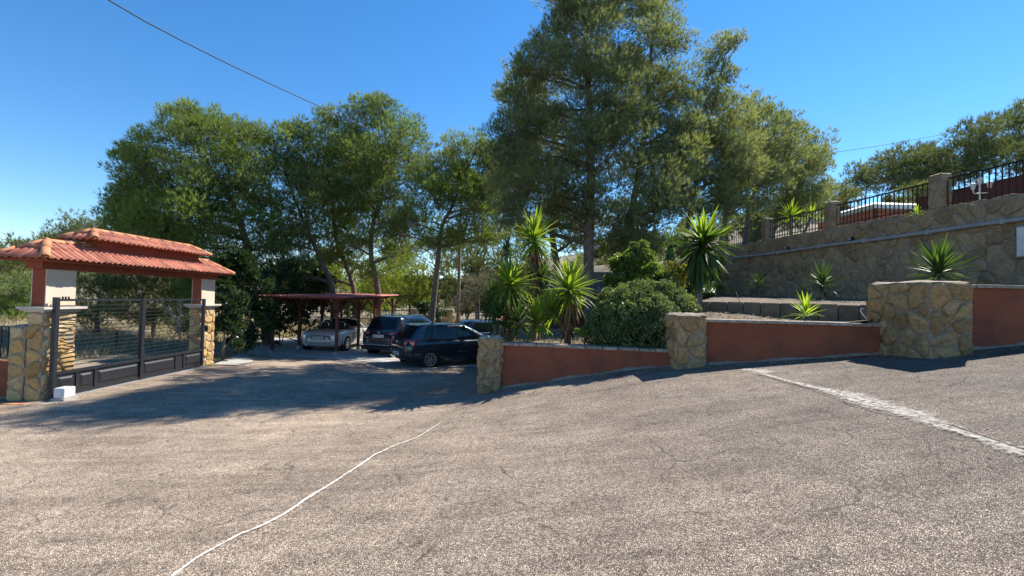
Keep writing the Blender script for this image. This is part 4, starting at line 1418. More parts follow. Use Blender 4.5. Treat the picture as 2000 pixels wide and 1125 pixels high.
def plate(t, xc, y, z, w_, h_, seed):
    o = MB().box(xc - w_ / 2, xc + w_ / 2, y - .012, y, z - h_ / 2, z + h_ / 2).build('number_plate', M['plate'], t)
    b = MB(); r = random.Random(seed)
    for k in range(7):
        x = xc - w_ * .36 + k * w_ * .115 + (w_ * .04 if k > 3 else 0)
        for dz in (-.5, 0, .5):
            if r.random() < .75: b.box(x, x + w_ * .075, y - .0135, y - .0125, z + dz * h_ * .5 - h_ * .045, z + dz * h_ * .5 + h_ * .045)
        for dx in (0, .055):
            if r.random() < .8: b.box(x + w_ * dx, x + w_ * (dx + .02), y - .0145, y - .0138, z - h_ * .27, z + h_ * .27)
    b.build('plate_characters', M['plate_ink'], o)
    MB().box(xc - w_ / 2, xc - w_ * .44, y - .0135, y - .0125, z - h_ / 2, z + h_ / 2).build('plate_band', pm('plate_band_blue', (.02, .05, .3), None, 2, .5, 0), o)

# dark teal hatchback, seen from its right rear corner
rw_ = Vector((-2.76, 15.35))
phi = math.radians(52)
fw = Vector((math.sin(phi), math.cos(phi))); rt = Vector((math.cos(phi), -math.sin(phi)))
c = rw_ + fw * 1.29 - rt * .80
t = car('hatchback_car', 'dark teal hatchback with red tail lights, parked nearest the garden wall', c.x, c.y, phi, dict(
    paint=M['paint_teal'], wr=.315, track=.872, axles=(-1.29, 1.29), spokes=5, split=(-.30, .30),
    stations=[(-2.10, .60, .42, .72, .78), (-2.06, .78, .30, .86, .92), (-1.85, .868, .22, .93, .98), (-1.3, .885, .20, .95, .99), (-.4, .89, .19, .94, .98), (.5, .89, .19, .92, .97), (1.1, .885, .20, .90, .99), (1.6, .86, .22, .82, .92), (1.95, .78, .26, .70, .80), (2.10, .55, .38, .62, .66)],
    cabin=(-2.0, 1.35, .80, .93, -1.52, .25, .62, 1.46), side_glass=[(.10, .26, .02, 0), (.285, .56, 0, .0), (.59, .93, 0, -.0)]))
yf = lambda x, z: -2.125 + .09 * (abs(x) / .8) ** 3 + .10 * max(0, z - .85)
for sd in (1, -1):
    tl = curved_plate(t, 'tail_light', M['taillight'], sd * .50, sd * .865, .76, .98, lambda x, z: -2.085 + .26 * (max(0, abs(x) - .52) / .35) ** 2 + .14 * (z - .76))
    b = MB().tube([(sd * .70, -2.06, .87), (sd * .70, -2.105, .87)], [.07, .06], 14); b.build('reverse_lens', M['taillight_dark'], tl, True)
    b = MB().tube([(sd * .70, -2.08, .87), (sd * .70, -2.115, .87)], [.032, .028], 12); b.build('reverse_lens', M['lens'], tl, True)
plate(t, 0, -2.13, .50, .50, .11, 3)
MB().tube([(0, -2.08, .885), (0, -2.125, .885)], [.055, .05], 16).build('badge', M['chrome'], t, True)
part_box(t, 'bumper_strip', M['blackplastic'], -.80, .80, -2.13, -2.0, .395, .425)
part_box(t, 'roof_spoiler', M['paint_teal'], -.56, .56, -1.66, -1.45, 1.415, 1.45)
part_box(t, 'side_moulding', M['blackplastic'], .875, .905, -.85, .95, .50, .535)
part_box(t, 'door_handle', M['paint_teal'], .875, .915, -.30, -.10, .80, .83)
part_box(t, 'door_handle', M['paint_teal'], .875, .915, .62, .82, .80, .83)
for yy in (-.55, .28):
    MB().box(.884, .8935, yy - .006, yy + .006, .25, .92).build('door_gap', M['blackplastic'], t)
mr = part_box(t, 'wing_mirror', M['paint_teal'], .90, 1.06, .72, .86, .93, 1.06, .03)
part_box(t, 'wing_mirror', M['paint_teal'], -1.06, -.90, .72, .86, .93, 1.06, .03)
MB().tube([(0, -1.5, 1.49), (0, -1.62, 1.72)], .006, 5).build('aerial', M['blackplastic'], t)

# dark navy SUV
phi = math.radians(20)
fw = Vector((math.sin(phi), math.cos(phi)))
c = Vector((-5.20, 17.75)) + fw * 2.18
t = car('suv_car', 'dark navy SUV with roof rails parked between the silver convertible and the hatchback', c.x, c.y, phi, dict(
    paint=M['paint_navy'], wr=.345, track=.90, axles=(-1.30, 1.32), spokes=5, split=(-.25, .25), clad=True,
    stations=[(-2.18, .66, .48, .86, .90), (-2.13, .83, .36, .98, 1.02), (-1.9, .90, .28, 1.04, 1.08), (-1.3, .915, .26, 1.06, 1.10), (-.4, .92, .26, 1.04, 1.08), (.5, .92, .26, 1.02, 1.06), (1.1, .915, .26, 1.0, 1.08), (1.65, .89, .28, .94, 1.02), (2.0, .80, .32, .80, .90), (2.17, .58, .42, .68, .74)],
    cabin=(-2.05, 1.30, .83, 1.03, -1.68, .30, .66, 1.58), side_glass=[(.10, .25, .02, 0), (.28, .56, 0, .0), (.59, .93, 0, 0)]))
for sd in (1, -1):
    curved_plate(t, 'tail_light', M['taillight'], sd * .46, sd * .885, .90, 1.0, lambda x, z: -2.165 + .26 * (max(0, abs(x) - .52) / .38) ** 2 + .14 * (z - .86))
    part_box(t, 'reflector', M['taillight_dark'], sd * .58 - .12, sd * .58 + .12, -2.19, -2.12, .42, .46)
    MB().tube([(sd * .60, -1.55, 1.58), (sd * .62, -1.3, 1.64), (sd * .62, 0, 1.66), (sd * .60, .25, 1.60)], .018, 6).build('roof_rail', M['chrome'], t, True)
plate(t, 0, -2.205, .84, .52, .11, 4)
part_box(t, 'badge', M['chrome'], -.055, .055, -2.20, -2.14, .95, 1.02, .02)
part_box(t, 'skid_trim', M['pipe'], -.80, .80, -2.20, -2.08, .48, .515)
part_box(t, 'lower_bumper', M['blackplastic'], -.84, .84, -2.17, -1.9, .29, .42)
part_box(t, 'wing_mirror', M['paint_navy'], .93, 1.11, .72, .88, 1.03, 1.17, .03)
part_box(t, 'wing_mirror', M['paint_navy'], -1.11, -.93, .72, .88, 1.03, 1.17, .03)
part_box(t, 'door_handle', M['paint_navy'], .905, .945, -.40, -.18, .90, .93)

# silver convertible, roof down, under the carport
phi = math.radians(3)
c = Vector((-7.72, 18.35 + 2.02))
t = car('convertible_car', 'silver convertible with its roof down, parked under the red carport', c.x, c.y, phi, dict(
    paint=M['paint_silver'], wr=.315, track=.868, axles=(-1.22, 1.20), spokes=9, split=(0,),
    stations=[(-2.02, .52, .40, .66, .70), (-1.97, .72, .28, .76, .84), (-1.75, .83, .20, .84, .93), (-1.22, .88, .18, .87, .95), (-.6, .875, .18, .86, .90), (.3, .87, .18, .85, .88), (.9, .88, .18, .85, .92), (1.3, .88, .19, .82, .88), (1.75, .80, .22, .70, .76), (2.02, .55, .34, .58, .62)]))
part_box(t, 'cockpit', M['leather'], -.66, .66, -.72, .62, .80, .935, .04)
for sx_ in (-.36, .36):
    part_box(t, 'seat', M['leather'], sx_ - .24, sx_ + .24, -.55, -.35, .8, 1.14, .06)
    part_box(t, 'headrest', M['leather'], sx_ - .13, sx_ + .13, -.55, -.42, 1.15, 1.27, .04)
    MB().tube([(sx_ - .16, -.68, .9), (sx_ - .16, -.68, 1.14), (sx_ - .08, -.68, 1.20), (sx_ + .08, -.68, 1.20), (sx_ + .16, -.68, 1.14), (sx_ + .16, -.68, .9)], .02, 6).build('roll_hoop', M['chrome'], t, True)
for sx_ in (-1, 1):
    MB().tube([(sx_ * .78, .95, .90), (sx_ * .58, .28, 1.30)], .028, 6).build('windscreen_pillar', M['paint_silver'], t, True)
MB().tube([(-.58, .28, 1.30), (0, .22, 1.325), (.58, .28, 1.30)], .024, 6).build('windscreen_header', M['paint_silver'], t, True)
MB().add([(-.76, .94, .92), (.76, .94, .92), (.56, .30, 1.29), (-.56, .30, 1.29)], [(0, 1, 2, 3)]).build('windscreen', M['glass_t'], t)
for sd in (1, -1):
    tl = curved_plate(t, 'tail_light', M['taillight_dark'], sd * .44, sd * .80, .60, .76, lambda x, z: -1.985 + .30 * (max(0, abs(x) - .46) / .36) ** 2 + .2 * (z - .6))
    MB().tube([(sd * .60, -1.93, .68), (sd * .60, -1.975, .68)], [.04, .034], 12).build('lamp_lens', M['lens'], tl, True)
plate(t, 0, -2.04, .615, .50, .11, 6)
part_box(t, 'plate_recess', M['blackplastic'], -.29, .29, -2.035, -1.96, .545, .685)
MB().box(-.60, .60, -1.995, -1.9, .765, .772).build('boot_gap', M['blackplastic'], t)
MB().tube([(-.48, -2.03, .30), (-.48, -1.85, .30)], .045, 12).build('exhaust', M['chrome'], t, True)
part_box(t, 'wing_mirror', M['paint_silver'], .90, 1.06, .62, .72, .90, 1.0, .03)
part_box(t, 'wing_mirror', M['paint_silver'], -1.06, -.90, .62, .72, .90, 1.0, .03)
MB().box(.874, .884, .54, .552, .25, .86).build('door_gap', M['blackplastic'], t)
MB().box(.874, .884, -.62, -.608, .30, .86).build('door_gap', M['blackplastic'], t)
# small dark blue car behind, mostly hidden by yuccas
phi = math.radians(60)
t = car('blue_car', 'dark blue parked car mostly hidden behind the yuccas by the rear fence', -.9, 21.6, phi, dict(
    paint=pm('blue_car_paint', (.012, .035, .075), None, 2, .3, 0, coat=1, metal=.3), wr=.31, track=.85, axles=(-1.25, 1.25), spokes=7, split=(0,),
    stations=[(-1.95, .60, .42, .72, .78), (-1.9, .78, .30, .86, .92), (-1.3, .865, .20, .93, .97), (-.4, .87, .19, .92, .96), (.5, .87, .19, .90, .95), (1.1, .865, .20, .88, .96), (1.6, .84, .22, .80, .88), (1.95, .60, .34, .62, .66)],
    cabin=(-1.8, 1.25, .78, .91, -1.4, .25, .60, 1.42), side_glass=[(.10, .30, .02, 0), (.33, .60, 0, .0), (.63, .93, 0, -.0)]))
# parked bicycle-sized tarp heap left of the convertible: green bush is built with the plants
# ================================================================ foliage
def rdir(n, rng):
    v = rng.normal(size=(n, 3)); return v / np.linalg.norm(v, axis=1, keepdims=True)

def blades(origins, dirs, length, width, rng, k=3):
    """triangles (k=3) or diamonds (k=4) starting at origins"""
    n = len(origins)
    r = rdir(n, rng)
    s = np.cross(dirs, r); s /= (np.linalg.norm(s, axis=1, keepdims=True) + 1e-9)
    L = (length * rng.uniform(.7, 1.25, n))[:, None]; W = (width * rng.uniform(.7, 1.3, n))[:, None]
    if k == 3:
        V = np.stack([origins - s * W * .5, origins + s * W * .5, origins + dirs * L], 1)
    else:
        mid = origins + dirs * L * .5
        V = np.stack([origins, mid - s * W * .5, origins + dirs * L, mid + s * W * .5], 1)
    return V.reshape(-1, 3)

def crown_arrays(clumps, n_needles, length, width, rng, k=3, per=7, up=.45, spread=.55, flat=.8):
    """clumps: array (N,5) x y z r tint ; returns vertex array and face tints"""
    w_ = clumps[:, 3] ** 2
    cnt = np.maximum(1, (n_needles / per * w_ / w_.sum())).astype(int)
    idx = np.repeat(np.arange(len(clumps)), cnt)
    n = len(idx)
    d = rdir(n, rng)
    d[:, 2] = np.abs(d[:, 2]) * np.where(rng.random(n) < .72, 1, -1)
    rad = rng.uniform(.25, 1.0, n) ** .6
    c = clumps[idx]
    o = c[:, :3] + d * (rad * c[:, 3])[:, None] * np.array([1, 1, flat])
    out = d * .75 + np.array([0, 0, up]) + rdir(n, rng) * .35
    out /= np.linalg.norm(out, axis=1, keepdims=True)
    o = np.repeat(o, per, 0)
    dd = np.repeat(out, per, 0) + rdir(n * per, rng) * spread
    dd /= np.linalg.norm(dd, axis=1, keepdims=True)
    t = np.clip(np.repeat(c[:, 4] + rng.normal(size=n) * .16, per), 0, 1)
    return blades(o, dd, length, width, rng, k), t

def limb(b, p0, p1, r0, r1, rnd, bend=.12, seg=5, n=6):
    p0 = Vector(p0); p1 = Vector(p1)
    L = (p1 - p0).length
    off = Vector((rnd.uniform(-1, 1), rnd.uniform(-1, 1), rnd.uniform(-.2, .9))) * L * bend
    pts = []; rr = []
    for i in range(seg + 1):
        t = i / seg
        pts.append(p0.lerp(p1, t) + off * (4 * t * (1 - t)) * .6 + Vector((rnd.uniform(-1, 1), rnd.uniform(-1, 1), rnd.uniform(-1, 1))) * L * .012)
        rr.append(r0 * (1 - t) + r1 * t)
    b.tube(pts, rr, n, cap=False)
    return pts

CROWN_TRIS = 0
def pine(label, z, trunk, tr, lobes, seed, mat='needle', lai=1.0, group='tall pines around the parking', name='pine_tree', bark='bark', gh=hlow, nclump=11, thick=.75, twigs=True, cat='tree', kscale=1.0, zoff=0):
    global CROWN_TRIS
    rng = np.random.default_rng(seed); rnd = random.Random(seed)
    T = [P(px, py, z + (dz[0] if dz else 0)) for px, py, *dz in trunk]
    g = float(np.ravel(gh(np.array([T[0].x]), np.array([T[0].y])))[0]) + zoff
    T[0].z = g - .15
    root = empty(name, (T[0].x, T[0].y, g), 0, label, cat, group)
    iv = wm(root).inverted()
    b = MB()
    n = len(T)
    # smooth trunk
    pts = []
    for i in range(n - 1):
        for q in range(4):
            t = q / 4
            p0 = T[max(0, i - 1)]; p1 = T[i]; p2 = T[i + 1]; p3 = T[min(n - 1, i + 2)]
            pts.append(.5 * ((2 * p1) + (p2 - p0) * t + (2 * p0 - 5 * p1 + 4 * p2 - p3) * t * t + (3 * p1 - p0 - 3 * p2 + p3) * t ** 3))
    pts.append(T[-1])
    m_ = len(pts)
    rr = [tr * (1.18 if i == 0 else 1) * (1 - .82 * (i / (m_ - 1)) ** 1.3) for i in range(m_)]
    b.tube(pts, rr, 10)
    tw = MB()
    clumps = []
    for lx, ly, lr in lobes:
        r_w = lr * z / FOC
        for sgn in (-1, 1):
            zz_ = z + sgn * r_w * thick * rnd.uniform(.6, 1.25)
            c = P(lx + rnd.uniform(-.15, .15) * lr, ly + rnd.uniform(-.15, .15) * lr, zz_)
            # limb from the trunk, starting below the lobe
            cand = [(abs((pts[i] - c).length - .0) + max(0, pts[i].z - c.z + .3) * 3, i) for i in range(2, m_)]
            i0 = min(cand)[1]
            s = pts[i0]
            if (s - c).length > .3:
                lp_ = limb(b, s, c, max(.02, rr[i0] * .45), .014 * z / 16, rnd)
            tb = rng.uniform(.15, .75)
            d = rdir(nclump, rng)
            d[:, 2] *= .85
            rad = rng.uniform(.25, 1, nclump) ** .5
            for q in range(nclump):
                p = c + Vector(d[q] * rad[q] * r_w * .95)
                cr = r_w * rng.uniform(.28, .58)
                clumps.append((p.x, p.y, p.z, cr, np.clip(tb + rng.normal() * .14, 0, 1)))
                if q % 3 == 0:      # loose sprigs that break up the outline
                    d2 = Vector(rdir(1, rng)[0]); d2.z = abs(d2.z) * .8
                    p2_ = c + d2 * r_w * rng.uniform(1.0, 1.32)
                    for f_ in (.86, 1.0): 
                        pp2 = c.lerp(p2_, f_); clumps.append((pp2.x, pp2.y, pp2.z, r_w * rng.uniform(.12, .20), np.clip(tb + .15, 0, 1)))
                    if twigs: limb(tw, c, p2_, .008 * z / 16, .003 * z / 16, rnd, .05, 3, 3)
                if twigs: limb(tw, c.lerp(s, .15), p, .010 * z / 16, .004 * z / 16, rnd, .1, 3, 3)
    clumps = np.array(clumps)
    area = sum(lr * lr for _, _, lr in lobes) * PI
    nn = int(area * 2 / 2.8 * lai * 1.6 / kscale ** 2)
    ln = (.0082 * z + .05) * kscale; wd = .00090 * z * kscale
    V, tt = crown_arrays(clumps, nn, ln, wd, rng, up=.6, spread=.42)
    Mi = np.array(iv)
    V = V @ Mi[:3, :3].T + Mi[:3, 3]
    CROWN_TRIS += len(tt)
    b.build('trunk', M[bark], root, True, M=iv)
    if twigs and len(tw.v): tag(tw.build('branches', M['twig'], root, True, M=iv), kind='stuff')
    me = mesh_arrays('crown', V, 3, M[mat], tt)
    inst('crown', me, root, Matrix.Identity(4))
    return root

# --- pines left of centre, from the gateway to the cars
pine('big spreading pine rising behind the gateway, leftmost of the tall pines', 20.5, [(525, 660), (505, 560), (480, 470), (455, 400), (420, 340), (380, 290)], .20,
     [(345, 250, 48), (290, 290, 42), (410, 275, 58), (380, 350, 72), (300, 350, 58), (255, 400, 40), (330, 430, 72), (228, 388, 26), (400, 440, 78), (450, 350, 66), (270, 460, 55), (250, 430, 40), (340, 500, 55), (440, 500, 60), (420, 250, 40), (370, 232, 30), (262, 330, 32), (280, 375, 40), (245, 300, 22), (225, 420, 28), (470, 540, 48), (395, 560, 44), (480, 590, 40), (520, 480, 40)], 1, lai=1.1)
pine('rounded pine with a leaning trunk just left of the carport roof', 22, [(652, 640), (650, 568), (632, 520), (606, 460), (580, 400), (555, 330)], .16,
     [(465, 262, 30), (505, 305, 52), (560, 285, 45), (530, 370, 70), (600, 330, 55), (490, 420, 60), (585, 430, 60), (560, 480, 50), (610, 380, 50), (500, 260, 26), (590, 262, 28), (545, 535, 34), (600, 510, 30), (520, 560, 30)], 2)
pine('pine with a forked dark trunk above the carport roof', 24, [(700, 640), (690, 560), (660, 480), (650, 420), (650, 350)], .15,
     [(640, 280, 45), (690, 325, 58), (650, 385, 68), (620, 330, 48), (700, 400, 60), (640, 450, 50), (690, 300, 40), (690, 470, 40), (650, 510, 30), (600, 540, 28), (700, 515, 22)], 3)
pine('tall domed pine behind the carport, highest of the left group', 23, [(741, 640), (738, 568), (725, 500), (728, 440), (745, 380), (755, 310)], .17,
     [(700, 212, 26), (735, 225, 38), (700, 255, 40), (775, 262, 50), (730, 305, 62), (805, 315, 52), (770, 380, 65), (710, 385, 58), (822, 350, 40), (640, 232, 26), (748, 212, 24), (790, 430, 30), (740, 440, 40), (690, 485, 26), (770, 500, 28), (720, 530, 22)], 4)
pine('pine with a bare straight lower trunk behind the dark SUV', 22, [(838, 640), (848, 580), (856, 500), (864, 440), (890, 390), (905, 330)], .16,
     [(885, 288, 32), (935, 292, 34), (868, 345, 50), (925, 355, 55), (845, 395, 50), (905, 420, 52), (800, 430, 38), (945, 400, 46), (830, 465, 34), (775, 455, 32), (890, 470, 34), (940, 450, 36), (965, 335, 30), (972, 400, 32), (968, 460, 30), (958, 310, 36), (975, 360, 34), (950, 370, 40)], 5)
# --- central giants
pine('tallest pine of the garden, standing centrally behind the yuccas with a thick trunk', 16, [(1152, 668), (1150, 560), (1150, 450), (1154, 350), (1152, 250), (1146, 100), (1142, 20), (1145, -60)], .20,
     [(1150, 10, 50), (1105, 5, 44), (1205, 5, 48), (1095, 30, 52), (1055, 80, 28), (1150, 60, 78), (1050, 135, 46), (1200, 120, 80), (1012, 135, 30), (1000, 200, 38), (1100, 170, 90), (1020, 260, 58), (985, 300, 34), (1190, 220, 88), (1080, 290, 88), (1000, 360, 48), (1170, 320, 88), (1070, 390, 74), (990, 425, 36), (1040, 450, 40), (1110, 420, 50)], 6, mat='needle_c', lai=1.0, gh=hgard, bark='bark', thick=.45)
pine('dense pine close beside the tallest one, its right hand crown hanging low', 17.2, [(1228, 640), (1225, 560), (1222, 470), (1240, 380), (1260, 250), (1270, 120), (1280, 30)], .17,
     [(1290, 40, 46), (1250, 5, 44), (1320, 80, 34), (1270, 110, 60), (1310, 160, 40), (1260, 200, 72), (1315, 250, 50), (1240, 290, 80), (1300, 330, 66), (1330, 300, 36), (1240, 380, 82), (1310, 400, 50), (1345, 350, 40), (1345, 260, 34), (1200, 440, 66), (1270, 450, 60), (1215, 490, 40), (1330, 200, 36)], 7, mat='needle_c', lai=1.0, gh=hgard, thick=.6)
pine('second trunk pine left of the tallest one, half hidden by the yuccas', 18.5, [(1092, 650), (1090, 540), (1078, 450), (1085, 360), (1090, 280)], .18,
     [(1040, 330, 60), (990, 380, 45), (1090, 420, 55), (1010, 450, 40), (1060, 250, 60), (1120, 460, 44), (1020, 200, 50)], 8, mat='needle_c', gh=hgard)
pine('slim pine with a feathery top leaning over the tall yucca', 19.5, [(1330, 600), (1335, 500), (1350, 400), (1375, 280), (1400, 180), (1415, 110)], .12,
     [(1400, 100, 34), (1438, 85, 20), (1385, 140, 28), (1425, 150, 24), (1395, 195, 36), (1430, 225, 46), (1385, 255, 50), (1430, 290, 50), (1385, 325, 56), (1425, 360, 52), (1370, 395, 50), (1420, 400, 30), (1365, 290, 40), (1355, 225, 28), (1440, 330, 40), (1400, 265, 44)], 9, mat='needle_c', gh=hterr, lai=1.0)
pine('grey green pine right of the feathery topped one, above the railing', 23, [(1408, 540), (1412, 460), (1425, 380), (1450, 300), (1470, 240)], .15,
     [(1485, 205, 28), (1455, 235, 38), (1500, 245, 38), (1470, 290, 52), (1515, 295, 40), (1455, 345, 54), (1500, 350, 46), (1430, 385, 40), (1480, 395, 34)], 10, mat='needle_c', gh=hterr)
pine('pine with a crooked bare trunk against the sky patch above the railing', 25, [(1452, 500), (1460, 430), (1464, 395), (1495, 340), (1530, 290)], .15,
     [(1545, 245, 30), (1535, 290, 42), (1565, 325, 44), (1520, 345, 42), (1500, 300, 30)], 11, mat='needle_c', gh=hterr)
pine('rightmost pine of the central group, its round crown ending against open sky', 27, [(1500, 500), (1515, 430), (1535, 380), (1570, 320)], .15,
     [(1590, 280, 32), (1600, 320, 26), (1575, 350, 44), (1605, 370, 24), (1545, 385, 44), (1510, 410, 40), (1580, 405, 38), (1540, 430, 30)], 12, mat='needle_c', gh=hterr)
# --- young yellow green pines and grey shrubs behind the fence
for i, (z, tx, lob, lb, mt_) in enumerate([
    (33, 735, [(735, 560, 40), (755, 530, 34), (715, 590, 36), (745, 600, 34)], 'bright yellow green young pine lit by the sun right behind the carport', 'needle_y'),
    (36, 800, [(800, 530, 36), (830, 545, 32), (785, 560, 32), (815, 585, 36)], 'bright yellow green young pine between the bare trunk and the carport', 'needle_y'),
    (40, 690, [(690, 530, 34), (660, 560, 36), (700, 570, 34)], 'yellow green young pine seen under the branches left of the carport post', 'needle_y'),
    (38, 855, [(855, 560, 36), (870, 520, 30), (850, 600, 34)], 'olive young pine right behind the bare leaning trunk', 'needle_o'),
    (42, 930, [(925, 500, 42), (950, 470, 34), (910, 540, 40), (960, 530, 38)], 'olive pine behind the utility pole', 'needle_o'),
    (30, 935, [(925, 570, 28), (950, 560, 26), (905, 590, 22)], 'grey dry bush between the utility pole and the yuccas', 'needle_g'),
    (45, 1010, [(1000, 520, 44), (1040, 500, 40), (980, 560, 40), (1060, 560, 40)], 'olive pine far behind the yuccas', 'needle_o'),
    (45, 1190, [(1170, 530, 44), (1210, 500, 44), (1190, 580, 40), (1240, 560, 44)], 'olive pine far behind the garden hut', 'needle_o'),
    (48, 1300, [(1290, 500, 46), (1330, 470, 40), (1270, 550, 44), (1320, 540, 44)], 'olive pine far behind the tall dark yucca', 'needle_o'),
    (50, 870, [(860, 470, 46), (800, 490, 44), (900, 480, 44), (760, 500, 44)], 'large olive pine far behind the parking', 'needle_o')]):
    pine(lb, z, [(tx, 640), (tx, 590), (tx + 3, 540)], .11, lob, 40 + i, mat=mt_, lai=.9, group='young pines and shrubs behind the fence', nclump=9, twigs=False, kscale=1.1)
# --- far left
for i, (z, tx, lob, lb, mt_, nm) in enumerate([
    (42, 150, [(150, 450, 34), (115, 465, 26), (190, 455, 28), (150, 490, 44), (100, 500, 36), (200, 500, 36)], 'pale green round tree behind the gateway roof', 'needle_o', 'leafy_tree'),
    (46, 40, [(30, 490, 30), (60, 500, 34), (5, 520, 34), (50, 540, 40)], 'olive tree at the left edge above the tiled eave', 'needle_o', 'leafy_tree'),
    (24, 30, [(20, 570, 42), (55, 560, 34), (0, 610, 40), (40, 620, 40), (-30, 590, 40)], 'dark green tree at the left edge behind the low red wall', 'needle', 'leafy_tree'),
    (21, 190, [(180, 565, 40), (220, 590, 42), (170, 620, 36), (250, 560, 40), (215, 545, 30)], 'bushy olive tree framed by the left half of the gateway', 'needle_o', 'leafy_tree'),
    (23, 300, [(290, 570, 44), (330, 600, 42), (270, 610, 38), (350, 560, 40)], 'bushy tree framed by the middle of the gateway', 'needle_o', 'leafy_tree'),
    (22, 372, [(370, 590, 36), (390, 560, 34), (360, 630, 34), (395, 640, 34), (380, 530, 34)], 'dark bushy tree behind the right half of the gate', 'needle', 'leafy_tree'),
    (60, 90, [(80, 500, 34), (130, 510, 34), (30, 520, 30), (180, 520, 34)], 'far olive tree low on the left horizon', 'needle_o', 'leafy_tree'),
    ]):
    pine(lb, z, [(tx, 680), (tx, 620), (tx + 4, 570)], .13, lob, 70 + i, mat=mt_, lai=1.0, name=nm, group='trees beyond the gateway', nclump=10, twigs=True, kscale=1.1)
# --- hillside on the right
for i, (z, tx, lob, lb, mt_) in enumerate([
    (50, 1690, [(1680, 345, 26), (1705, 360, 24), (1670, 370, 20), (1690, 335, 16)], 'thin pale pine standing alone on the hillside, left of the dense hill pines', 'needle_h'),
    (46, 1745, [(1740, 320, 34), (1775, 310, 34), (1730, 350, 34), (1770, 350, 38), (1810, 310, 28)], 'dense dark hillside pine above the white pavilion roof', 'needle_h'),
    (43, 1840, [(1825, 305, 26), (1850, 335, 36), (1820, 350, 34)], 'hillside pine in the gap left of the stone railing post', 'needle_h'),
    (42, 1910, [(1885, 275, 34), (1915, 255, 34), (1900, 310, 42), (1945, 290, 40), (1860, 300, 26), (1870, 340, 34)], 'broad hillside pine above the three lantern lamp', 'needle_h'),
    (46, 1990, [(1985, 235, 28), (2010, 220, 34), (1975, 270, 36), (2020, 280, 50), (1990, 310, 40)], 'tall hillside pine cut by the right edge of the picture', 'needle_h'),
    (38, 1650, [(1640, 385, 26), (1615, 375, 20), (1665, 392, 22)], 'low green pine on the slope right of the central group', 'needle_o'),
    (36, 1790, [(1790, 385, 26), (1825, 375, 26), (1760, 395, 20)], 'low bright pine behind the railing, right of the pavilion roof', 'needle_o'),
    (55, 1480, [(1430, 440, 26), (1480, 425, 26), (1390, 450, 28), (1510, 420, 20)], 'distant low pines under the sky patch', 'needle_h'),
    ]):
    pine(lb, z, [(tx, 460), (tx, 400), (tx + 3, 350)], .14, lob, 90 + i, mat=mt_, lai=1.15, group='pines on the right hillside', nclump=10, twigs=(i < 2), gh=hterr, kscale=1.05)
# generic pines filling the distance: one mesh pair, copied
def generic_pine(seed, mat):
    rng = np.random.default_rng(seed); rnd = random.Random(seed)
    b = MB(); H = 7.5
    pts = [Vector((.3 * math.sin(i * .9 + seed), .3 * math.cos(i * 1.1), H * .8 * i / 7 - .3)) for i in range(8)]
    b.tube(pts, [.17 - .018 * i for i in range(8)], 7)
    cl = []
    for k in range(15):
        a = rnd.uniform(0, 2 * PI); hh = rnd.uniform(2.6, 7); rr = rnd.uniform(.3, 2.3) * (1 - abs(hh - 4.6) / 4.2)
        c = Vector((rr * math.cos(a), rr * math.sin(a), hh))
        limb(b, pts[min(7, max(2, int((hh - .8) / .75)))], c, .06, .02, rnd, n=5)
        tb = rnd.uniform(.2, .8)
        for q in range(7):
            d = rdir(1, rng)[0] * rng.uniform(.3, 1) * .95
            cl.append((c.x + d[0], c.y + d[1], c.z + d[2] * .8, rng.uniform(.35, .6), tb + rng.normal() * .1))
    V, tt = crown_arrays(np.array(cl), 16000, .42, .075, rng)
    tm = bpy.data.meshes.new('trunk'); tm.from_pydata(b.v, [], b.f); tm.materials.append(M['bark'])
    return tm, mesh_arrays('crown', V, 3, M[mat], tt)
GP = [generic_pine(s, m_) for s, m_ in ((301, 'needle_o'), (302, 'needle_o'), (303, 'needle_h'))]
rnd = random.Random(77)
spots = []
for k in range(15):
    spots.append((-34 + k * 3.6 + rnd.uniform(-1.2, 1.2), rnd.uniform(42, 54), hlow, 'olive pine of the near wood behind the rear fence', 'pines of the near wood'))
for k in range(10):
    spots.append((4 + k * 3.2 + rnd.uniform(-1, 1), rnd.uniform(36, 46), None, 'olive pine growing on the slope beyond the end of the stone wall', 'pines on the slope behind the wall'))
for k in range(16):   # behind the whole parking
    spots.append((-62 + k * 7.5 + rnd.uniform(-2, 2), rnd.uniform(58, 78), hlow, 'pine of the far wood behind the parking', 'pines of the far wood'))
for k in range(8):
    spots.append((-75 + k * 5 + rnd.uniform(-2, 2), rnd.uniform(34, 56), hlow, 'pine standing in the dry field beyond the gateway', 'pines in the field beyond the gateway'))
for k in range(14):
    spots.append((18 + k * 5.0 + rnd.uniform(-2, 2), rnd.uniform(62, 84), hterr, 'pine high on the right hillside', 'pines high on the hillside'))
for i, (x, y, hf, lb, gr) in enumerate(spots):
    low_ = hf is None
    if low_: hf = hterr
    tm, cm = GP[i % 3] if hf is hlow else GP[2]
    z = float(np.ravel(hf(np.array([x]), np.array([y])))[0])
    root = empty('distant_pine', (x, y, z), rnd.uniform(0, 6), lb, 'tree', gr)
    s = rnd.uniform(.8, 1.15) * (1 if hf is hlow else .42 if low_ else .62)
    if gr == 'pines of the near wood': s *= .72; root.location.z -= 1.3 * s
    root.scale = (s * 1.2, s * 1.2, s)
    inst('trunk', tm, root, Matrix.Identity(4)); inst('crown', cm, root, Matrix.Identity(4))

